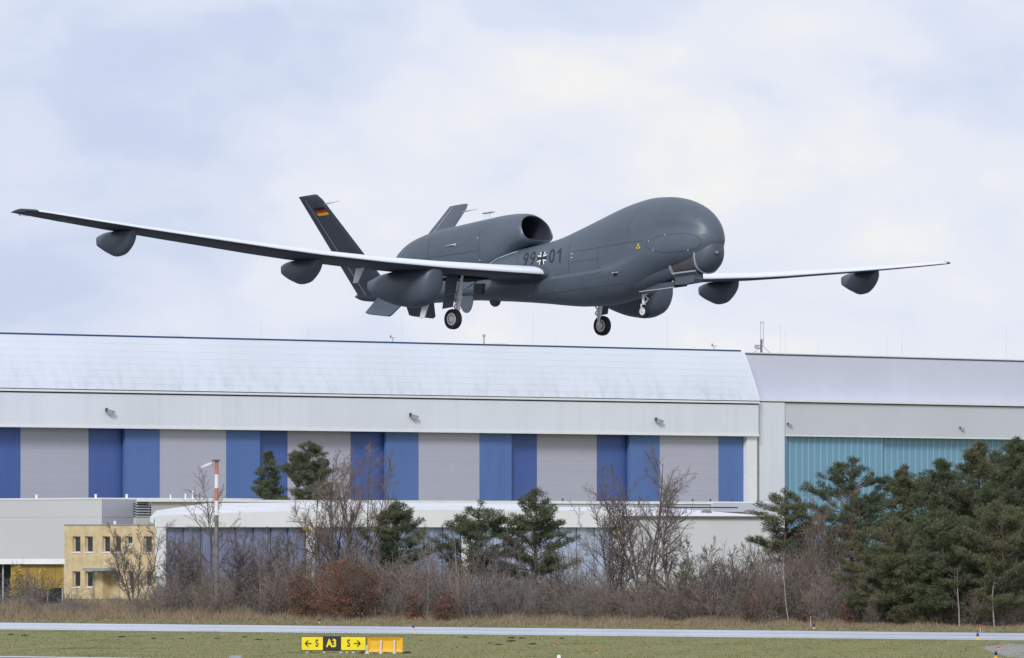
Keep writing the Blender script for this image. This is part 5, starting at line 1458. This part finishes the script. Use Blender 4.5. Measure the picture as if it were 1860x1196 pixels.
def pine(name, label, px, top, d, hw, rng, foot=0.3, dens=1.0, mat=None, lean=0.0, shape='cone', trunk_r=0.15, per=62, group='pines along the airfield edge'):
    X = ground_at(px, d); H = height_at(top, d); Rm = hw / 11700.0 * d
    W = Wood(); C = []
    base_h = H * foot
    # trunk
    pts = [Vector((0, 0, -0.05))]; n = 14
    for i in range(n):
        pts.append(Vector((lean * H * ((i + 1) / n) ** 1.3 + rng.gauss(0, 0.06), rng.gauss(0, 0.06), (H - 0.35) * (i + 1) / n)))
    for i in range(n):
        W.seg(pts[i], pts[i + 1], trunk_r * (1 - 0.9 * i / n) + 0.02, trunk_r * (1 - 0.9 * (i + 1) / n) + 0.02, 7)
    def at_h(h):
        t = min(0.999, max(0, h / (H - 0.35))) * n; i = int(t); return pts[i] + (pts[i + 1] - pts[i]) * (t - i)
    h = base_h; whorl = 0
    lob = [rng.uniform(0.45, 1.2) for _ in range(7)]
    while h < H - 0.15:
        u = (h - base_h) / (H - base_h)
        if shape == 'cone': rr = Rm * (1 - u) ** 0.72 * (0.72 + 0.28 * min(1, u / 0.18))
        elif shape == 'round': rr = Rm * math.sqrt(max(0.03, 1 - (max(0, u - 0.35) / 0.65) ** 2)) * (0.55 + 0.45 * min(1, u / 0.3))
        elif shape == 'broad': rr = Rm * max(0.10, (1 - u ** 1.45)) ** 0.8 * (0.7 + 0.3 * min(1, u / 0.2))
        else: rr = Rm * (0.45 + 0.55 * math.sin(math.pi * min(1, u * 0.9 + 0.08)))
        k = rng.randint(4, 6) if rr > 0.6 else rng.randint(3, 4)
        az0 = rng.uniform(0, 6.283)
        for j in range(k):
            if rng.random() < 0.24: continue
            az = az0 + 6.283 * j / k + rng.gauss(0, 0.25)
            L = max(0.25, rr * lob[int((az % 6.283) / 6.284 * 7)] * rng.uniform(0.72, 1.12))
            el = rad(rng.uniform(-4, 40) + 26 * u * u)
            p = at_h(min(H - 0.3, h + rng.uniform(-0.3, 0.3))); dirv = Vector((math.cos(az) * math.cos(el), math.sin(az) * math.cos(el), math.sin(el)))
            m = max(2, int(L / 0.45)); q = p.copy(); prev = p
            for s in range(m):
                dirv = (dirv + Vector((rng.gauss(0, .10), rng.gauss(0, .10), rng.gauss(0.02, .08)))).normalized()
                q = prev + dirv * (L / m)
                if q.z > H - 0.30 - 0.55 * max(0.0, math.hypot(q.x - pts[-1].x, q.y - pts[-1].y) - 0.15): break
                r0 = 0.012 + 0.03 * (L / 3) * (1 - s / m); W.seg(prev, q, r0, r0 * 0.8, 3)
                f = (s + 1) / m
                if f > 0.34 or L < 0.8:
                    C.append(q + Vector((0, 0, 0.06)))
                    for sd in range(2 if L > 0.7 else 1):
                        sv = Vector((-dirv.y, dirv.x, 0)) * rng.choice((-1, 1)) * rng.uniform(0.25, 0.62) * min(1.0, L / 2 + 0.3) + dirv * rng.uniform(-0.1, 0.3) + Vector((0, 0, rng.uniform(-0.02, 0.22)))
                        if rng.random() < 0.85 * dens: C.append(q + sv); W.seg(prev, q + sv, 0.012, 0.008, 3)
                prev = q
        h += rng.uniform(0.30, 0.46) * (1.0 if rr > 0.8 else 0.7) / max(0.6, dens) ** 0.4; whorl += 1
    C.append(at_h(H - 0.4)); C.append(Vector((pts[-1].x, pts[-1].y, H - 0.25)))
    C = [c for c in C if c.z < H - 0.22 - 0.55 * max(0.0, math.hypot(c.x - pts[-1].x, c.y - pts[-1].y) - 0.15)]
    V, Fc = leaf_cloud([tuple(c) for c in C], rng, per, (0.27, 0.27, 0.20), 0.19, 0.022, 0.4)
    e = empty(name, (X, d, 0)); tag(e, label, 'tree', group)
    mesh_np('trunk', W.v, W.f, M_BARKP, e)
    mesh_np('crown', V, Fc, mat or M_NEEDLE, e)
    return e

def base_d(px): return 470 - 52 * px / 1860.0
R_ = random.Random(11); random.seed(3)
def bd(px, off): return base_d(px) + off

# pines behind the workshop
pine('pine_tree', 'slim conical pine behind the workshop roof left of the broad pine', 487, 818, 668, 58, R_, 0.12, 1.3, shape='broad', per=70, group='pines behind the workshop')
pine('pine_tree', 'broad dark pine behind the workshop roof, taller of the two there', 563, 799, 664, 66, R_, 0.2, 1.5, shape='round', per=75, group='pines behind the workshop')
# pines along the field, left to right
pine('pine_tree', 'bushy pine in front of the workshop left of the leaning pine', 722, 907, bd(722, 14), 92, R_, 0.22, 1.2, shape='broad')
pine('pine_tree', 'leaning pine with flat pads of needles in front of the workshop', 845, 906, bd(845, 12), 104, R_, 0.32, 1.1, shape='flat', lean=0.13)
pine('pine_tree', 'open pointed pine before the pale blue workshop doors', 972, 884, bd(972, 14), 92, R_, 0.20, 1.0, shape='broad')
pine('pine_tree', 'short pine in front of the annex corner, left end of the right-hand pines', 1428, 884, bd(1428, 16), 80, R_, 0.42, 0.9, shape='round', mat=M_NEEDLE2)
pine('pine_tree', 'round-topped pine left of the gap before the turquoise door', 1546, 826, bd(1546, 20), 92, R_, 0.40, 1.1, shape='round', mat=M_NEEDLE)
pine('pine_tree', 'slender open pine in front of the turquoise door', 1640, 842, bd(1640, 18), 80, R_, 0.26, 0.9, shape='cone', mat=M_NEEDLE2)
pine('pine_tree', 'pointed pine between the slender pine and the tall pair at the right', 1710, 830, bd(1710, 14), 88, R_, 0.2, 1.0, shape='broad', mat=M_NEEDLE)
pine('pine_tree', 'tall broad pine near the right edge, left of the tallest pair', 1778, 800, bd(1778, 18), 104, R_, 0.2, 1.1, shape='broad', mat=M_NEEDLE2)
pine('pine_tree', 'tallest pine, cut by the right edge of the picture', 1846, 792, bd(1846, 12), 104, R_, 0.22, 1.15, shape='broad', mat=M_NEEDLE)
pine('pine_tree', 'low spreading pine at the foot of the slender pine, drooping to the field', 1618, 925, bd(1618, 3), 110, R_, 0.08, 1.3, shape='flat', mat=M_NEEDLE2)
pine('pine_tree', 'low bushy pine at the field edge below the pointed pine', 1712, 915, bd(1712, 1), 104, R_, 0.08, 1.3, shape='flat', mat=M_NEEDLE)
pine('pine_tree', 'low bushy pine at the lower right edge of the picture', 1822, 900, bd(1822, 0), 104, R_, 0.12, 1.3, shape='flat', mat=M_NEEDLE2)
pine('pine_tree', 'middle-sized pine filling in behind the low spreading pine', 1560, 900, bd(1560, 10), 74, R_, 0.30, 0.9, shape='round', mat=M_NEEDLE)

pine('pine_tree', 'lowest bushy pine filling the field edge between the low pines', 1668, 985, bd(1668, 2), 80, R_, 0.04, 1.3, shape='flat', mat=M_NEEDLE2)
pine('pine_tree', 'low dark pine at the field edge left of the lower right corner', 1772, 975, bd(1772, 3), 84, R_, 0.08, 1.3, shape='flat', mat=M_NEEDLE)
pine('pine_tree', 'dense pine standing back between the tall pair at the right', 1812, 815, bd(1812, 26), 110, R_, 0.2, 1.2, shape='round', mat=M_NEEDLE2)
pine('pine_tree', 'dense pine standing back behind the pointed pine', 1672, 862, bd(1672, 26), 100, R_, 0.2, 1.2, shape='round', mat=M_NEEDLE)
pine('pine_tree', 'dense pine standing back behind the short pine at the annex corner', 1470, 935, bd(1470, 24), 70, R_, 0.25, 1.1, shape='round', mat=M_NEEDLE)
# bare trees
bare_tree('bare_tree', 'fan-shaped bare tree with many stems before the broad pine', 602, 834, bd(602, 10), 70, R_, stems=7, spread=0.30, rad0=0.12, twig_mat=M_TWIGB)
bare_tree('bare_tree', 'brown bare tree right of the fan-shaped tree, before the blue door', 648, 818, bd(648, 16), 50, R_, stems=5, spread=0.20, rad0=0.11, twig_mat=M_TWIGB)
bare_tree('bare_tree', 'bare tree with level twigs growing round the red and white mast', 391, 895, bd(391, 3.5), 66, R_, stems=1, rad0=0.10, first=0.25)
bare_tree('bare_tree', 'bushy bare tree fanning out in front of the yellow house', 246, 962, bd(246, 24), 58, R_, stems=5, spread=0.62, rad0=0.09)
bare_tree('bare_tree', 'tall upright bare tree before the hangar right of the pointed pine', 1172, 832, bd(1172, 9), 66, R_, stems=4, spread=0.20, rad0=0.15, first=0.25)
bare_tree('bare_tree', 'bare tree leaning left in front of the annex wall', 1228, 905, bd(1228, 6), 60, R_, stems=1, rad0=0.17, lean=-0.26, first=0.2)
bare_tree('bare_tree', 'dark multi-stemmed bare tree at the workshop and annex corner', 1112, 900, bd(1112, 8), 62, R_, stems=4, spread=0.30, rad0=0.13)
bare_tree('bare_tree', 'brown bare tree filling the gap below the round-topped pine', 1512, 884, bd(1512, 8), 58, R_, stems=5, spread=0.3, rad0=0.09, twig_mat=M_TWIGB)
bare_tree('bare_tree', 'small bare tree standing against the annex wall', 1262, 985, bd(1262, 10), 36, R_, stems=3, spread=0.35, rad0=0.06)
bare_tree('bare_tree', 'grey bare tree between the mast and the fan-shaped tree', 502, 985, bd(502, 9), 46, R_, stems=4, spread=0.38, rad0=0.07)
bare_tree('bare_tree', 'grey bare tree left of the mast before the workshop pillar', 322, 985, bd(322, 10), 44, R_, stems=4, spread=0.38, rad0=0.07)
bare_tree('bare_tree', 'hazy grey bare tree just right of the mast before the blue doors', 438, 968, bd(438, 7), 48, R_, stems=5, spread=0.42, rad0=0.07)
bare_tree('bare_tree', 'slim bare tree between the mast tree and the workshop pillar', 352, 978, bd(352, 13), 40, R_, stems=4, spread=0.36, rad0=0.06)
bare_tree('bare_tree', 'hazy bare tree in front of the second workshop pillar', 545, 965, bd(545, 12), 46, R_, stems=5, spread=0.4, rad0=0.07)
bare_tree('bare_tree', 'bare tree between the leaning pine and the open pointed pine', 905, 972, bd(905, 10), 46, R_, stems=5, spread=0.4, rad0=0.07)
bare_tree('bare_tree', 'hazy bare tree in the thicket right of the annex wall', 1340, 1000, bd(1340, 10), 60, R_, stems=6, spread=0.45, rad0=0.07)
# birches
def birch(label, px, top, d, hw, **kw):
    P = dict(TREE_P); P['ratio'] = [0.26, 0.45, 0.5, 0]; P['kids'] = [11, 6, 5, 0]; P['ang'] = [(25, 50), (25, 55), (22, 55), (0, 0)]; P['rr'] = [0.24, 0.45, 0.45, 0]
    return bare_tree('birch_tree', label, px, top, d, hw, R_, stems=1, rad0=0.06, P=P, wood_mat=M_BIRCH, group='birches along the airfield edge', **kw)
birch('young white-stemmed birch between the mast and the russet bush', 472, 985, bd(472, 4), 30)
birch('white-stemmed birch just right of the big russet bush', 776, 965, bd(776, 3), 32, lean=-0.03)
birch('white-stemmed birch under the leaning pine', 834, 962, bd(834, 3), 30, lean=-0.04)
birch('pale birch stem at the foot of the right-hand thicket', 1432, 1000, bd(1432, 2), 30, lean=-0.08)
birch('pale birch stem under the pointed pine at the right', 1742, 1030, bd(1742, -1), 30)
birch('pale birch stem nearest the right edge under the tallest pine', 1806, 1020, bd(1806, -1), 32, lean=-0.06)
birch('slim birch with bare crown before the grey hangar door', 1100, 908, bd(1100, 12), 34, lean=-0.05)

# leafy shrubs
SHRUB_P = dict(levels=3, seg=[6, 4, 2], wob=[0.09, 0.14, 0.15], up=[0.02, 0.04, 0.02], kids=[12, 8, 0], ang=[(20, 60), (22, 65), (0, 0)], ratio=[0.5, 0.55, 0], rr=[0.45, 0.5, 0], twig=0.0085)
SHRUB_P['from'] = [0.15, 0.1, 0]
def shrub_wood(rng, H, stems, spread):
    W = Wood()
    for s in range(stems):
        az = rng.uniform(0, 6.283); a = spread * rng.uniform(0.1, 1)
        limb(W, W, (rng.gauss(0, .18), rng.gauss(0, .18), -0.05), Vector((math.sin(a) * math.cos(az), math.sin(a) * math.sin(az), math.cos(a))), H * rng.uniform(0.7, 1.02), 0.028, 0, rng, SHRUB_P)
    return W
def leafy(name, label, px, top, d, hw, mat, rng, n, size=0.10, group=None, foot=0.1):
    H = height_at(top, d); Wm = hw / 11700.0 * d
    W = shrub_wood(rng, H, 9, 0.7)
    C = []
    while len(C) < n:
        x, y, z = rng.uniform(-1, 1), rng.uniform(-1, 1), rng.random()
        lump = 0.72 + 0.28 * math.sin(5 * x + 3 * z + px) * math.cos(4 * y + px)
        if x * x + y * y < (math.sqrt(max(0, 1 - (max(0, z - .35) / .65) ** 2)) * lump) ** 2 * (0.6 + 0.4 * min(1, z / .3)):
            if z > foot: C.append((x * Wm, y * Wm * 0.9, z * H))
    V, Fc = leaf_cloud(C, rng, 9, (0.22, 0.22, 0.16), size, size * 0.42, 0.0)
    e = empty(name, (ground_at(px, d), d, 0)); tag(e, label, 'shrub', group)
    mesh_np('branches', W.v, W.f, M_BARK, e); mesh_np('foliage', V, Fc, mat, e)
g_r = 'russet oak shrubs'
leafy('oak_shrub', 'large russet-leaved shrub below the fan-shaped bare tree', 630, 1010, bd(630, -0.5), 84, M_RUSSET, R_, 1000, group=g_r)
leafy('oak_shrub', 'dark russet shrub on the left side of the largest russet shrub', 548, 1032, bd(548, -0.5), 42, M_RUSSET, R_, 330, group=g_r)
leafy('oak_shrub', 'small russet shrub at the foot of the first birch past the largest one', 752, 1066, bd(752, -1), 24, M_RUSSET, R_, 110, group=g_r)
leafy('oak_shrub', 'low russet shrub between the two middle birches', 812, 1072, bd(812, -1), 40, M_RUSSET, R_, 210, group=g_r)
leafy('oak_shrub', 'narrow russet shrub in the thicket right of the annex', 1362, 1055, bd(1362, -1), 20, M_RUSSET, R_, 90, group=g_r)
leafy('oak_shrub', 'faint russet shrub low in the thicket left of the pines', 1462, 1088, bd(1462, 2), 26, M_RUSSET, R_, 60, group=g_r)
leafy('oak_shrub', 'faint russet shrub at the foot of the low spreading pine', 1540, 1092, bd(1540, 1), 26, M_RUSSET, R_, 60, group=g_r)
leafy('yellow_shrub', 'bright yellow-leaved shrub in front of the low shed', 34, 1026, 520, 19, M_YLEAF, R_, 260, 0.12, foot=0.34)
leafy('yellow_shrub', 'sparse yellow-leaved shrub before the ochre panels', 82, 1030, 524, 20, M_YLEAF, R_, 70, 0.11, foot=0.45)
leafy('evergreen_shrub', 'dull green shrub at the foot of the trees before the annex', 1252, 1020, bd(1252, 4), 26, M_NEEDLE2, R_, 130, 0.10, foot=0.4)
leafy('evergreen_shrub', 'dark green shrub at the mast foot before the workshop', 352, 1055, bd(352, 5), 20, M_NEEDLE, R_, 120, 0.10)

# thicket of bare scrub: one mass
protos = []
for i in range(9):
    W = shrub_wood(R_, 1.0 * (1), 6, 0.62) if False else None
for i in range(9):
    Wd_ = Wood()
    for s in range(6):
        az = R_.uniform(0, 6.283); a = 0.6 * R_.uniform(0.1, 1)
        limb(Wd_, Wd_, (R_.gauss(0, .25), R_.gauss(0, .25), -0.05), Vector((math.sin(a) * math.cos(az), math.sin(a) * math.sin(az), math.cos(a))), 3.2 * R_.uniform(0.55, 1.05), 0.018, 0, R_, SHRUB_P)
    protos.append((np.array(Wd_.v), np.array(Wd_.f)))
def scatter(name, label, spots, mat):
    VV, FF, n = [], [], 0
    for x, y, s, sz, a, k in spots:
        V, Fc = protos[k]; c, s_ = math.cos(a), math.sin(a)
        Q = np.stack([(V[:, 0] * c - V[:, 1] * s_) * s + x, (V[:, 0] * s_ + V[:, 1] * c) * s + y, V[:, 2] * sz], 1)
        VV.append(Q); FF.append(Fc + n); n += len(V)
    o = mesh_np(name, np.concatenate(VV), np.concatenate(FF), mat)
    tag(o, label, 'thicket', kind='stuff'); return o
TX, TY = [0, 60, 110, 200, 280, 330, 420, 520, 600, 690, 760, 880, 960, 1060, 1150, 1250, 1320, 1400, 1480, 1560, 1640, 1760, 1860], \
         [1085, 1078, 1088, 1090, 1072, 1035, 1022, 1012, 1018, 1004, 1004, 1008, 1018, 1040, 1048, 1044, 1024, 996, 992, 1010, 1050, 1062, 1055]
spots = []
for i in range(470):
    px = R_.uniform(-40, 1900); top = float(np.interp(px, TX, TY)) + R_.gauss(6, 18)
    d = bd(px, R_.uniform(0.5, 22)); h = max(0.5, height_at(top, d))
    if R_.random() < 0.35: h *= R_.uniform(0.4, 0.8)
    spots.append((ground_at(px, d), d, R_.uniform(0.5, 1.0) + 0.14 * h, h / 3.2, R_.uniform(0, 6.28), R_.randrange(9)))
scatter('thicket', 'dense grey-brown bare scrub along the far side of the airfield', spots, M_THICK)

# dry grass and grass blades
def blades(name, label, cat, pts, hmin, hmax, wmin, wmax, mat, seed, lean=0.35):
    R2 = np.random.default_rng(seed); P_ = np.asarray(pts); n = len(P_)
    az = R2.uniform(0, 6.283, n); h = R2.uniform(hmin, hmax, n) * P_[:, 2]; w = R2.uniform(wmin, wmax, n)
    ux, uy = np.cos(az), np.sin(az)
    V = np.zeros((n, 3, 3))
    V[:, 0, 0] = P_[:, 0] - ux * w; V[:, 0, 1] = P_[:, 1] - uy * w
    V[:, 1, 0] = P_[:, 0] + ux * w; V[:, 1, 1] = P_[:, 1] + uy * w
    V[:, 2, 0] = P_[:, 0] + R2.normal(0, lean, n) * h; V[:, 2, 1] = P_[:, 1] + R2.normal(0, lean, n) * h; V[:, 2, 2] = h
    o = mesh_np(name, V.reshape(-1, 3), np.arange(3 * n).reshape(-1, 3), mat)
    tag(o, label, cat, kind='stuff'); return o
R3 = np.random.default_rng(4)
n = 46000
px = R3.uniform(-40, 1900, n); off = R3.uniform(-3.5, 9, n)
clump = 0.55 + 0.45 * np.sin(px * 0.055) * np.sin(px * 0.021 + 1) + R3.uniform(-.2, .2, n)
hs = np.interp(px, [0, 300, 560, 700, 1300, 1860], [1.2, 1.25, 0.9, 0.75, 0.7, 0.35]) * (0.45 + 0.75 * clump) * np.interp(off, [-3.5, 0, 9], [0.35, 0.9, 1.0])
dd = np.array([base_d(p) for p in px]) + off
pts3 = np.stack([(px - 930) / 11700 * dd, dd, np.clip(hs, 0.12, 2)], 1)
blades('dry_grass', 'tall dry brown grass at the foot of the thicket', 'grass', pts3, 0.5, 1.15, 0.012, 0.03, M_STRAW, 9)
n = 75000
px = R3.uniform(-30, 1890, n); u = R3.random(n)
dd = 318 + (413 - 318) * u
near_edge = 413 - (413 - 371.5) * (px / 1860)
ok = dd < near_edge - 0.6
rd = 325 - 13 * np.clip(px, 0, 700) / 700 * 1.35
ok &= dd > rd + 0.3
X = (px - 930) / 11700 * dd
# tussocks: low-frequency patches of longer grass
tus = 0.7 + 0.45 * np.sin(X * 0.9 + dd * 0.31) * np.sin(dd * 0.53 - X * 0.4) + R3.uniform(-.2, .2, n)
pts3 = np.stack([X, dd, np.clip(tus, 0.2, 1.5)], 1)[ok]
blades('grass', 'short airfield grass between the runway and the taxiway', 'grass', pts3, 0.02, 0.055, 0.02, 0.05, M_BLADE, 10, 0.6)
n = 30000
px = R3.uniform(-30, 1890, n); far = 444 - 46 * px / 1860; dd = far + 1.5 + R3.random(n) * 24
pts3 = np.stack([(px - 930) / 11700 * dd, dd, R3.uniform(0.6, 1.4, n)], 1)
blades('verge_grass', 'pale dry grass on the verge beyond the taxiway', 'grass', pts3, 0.05, 0.14, 0.02, 0.05, M_VERGE, 12, 0.6)
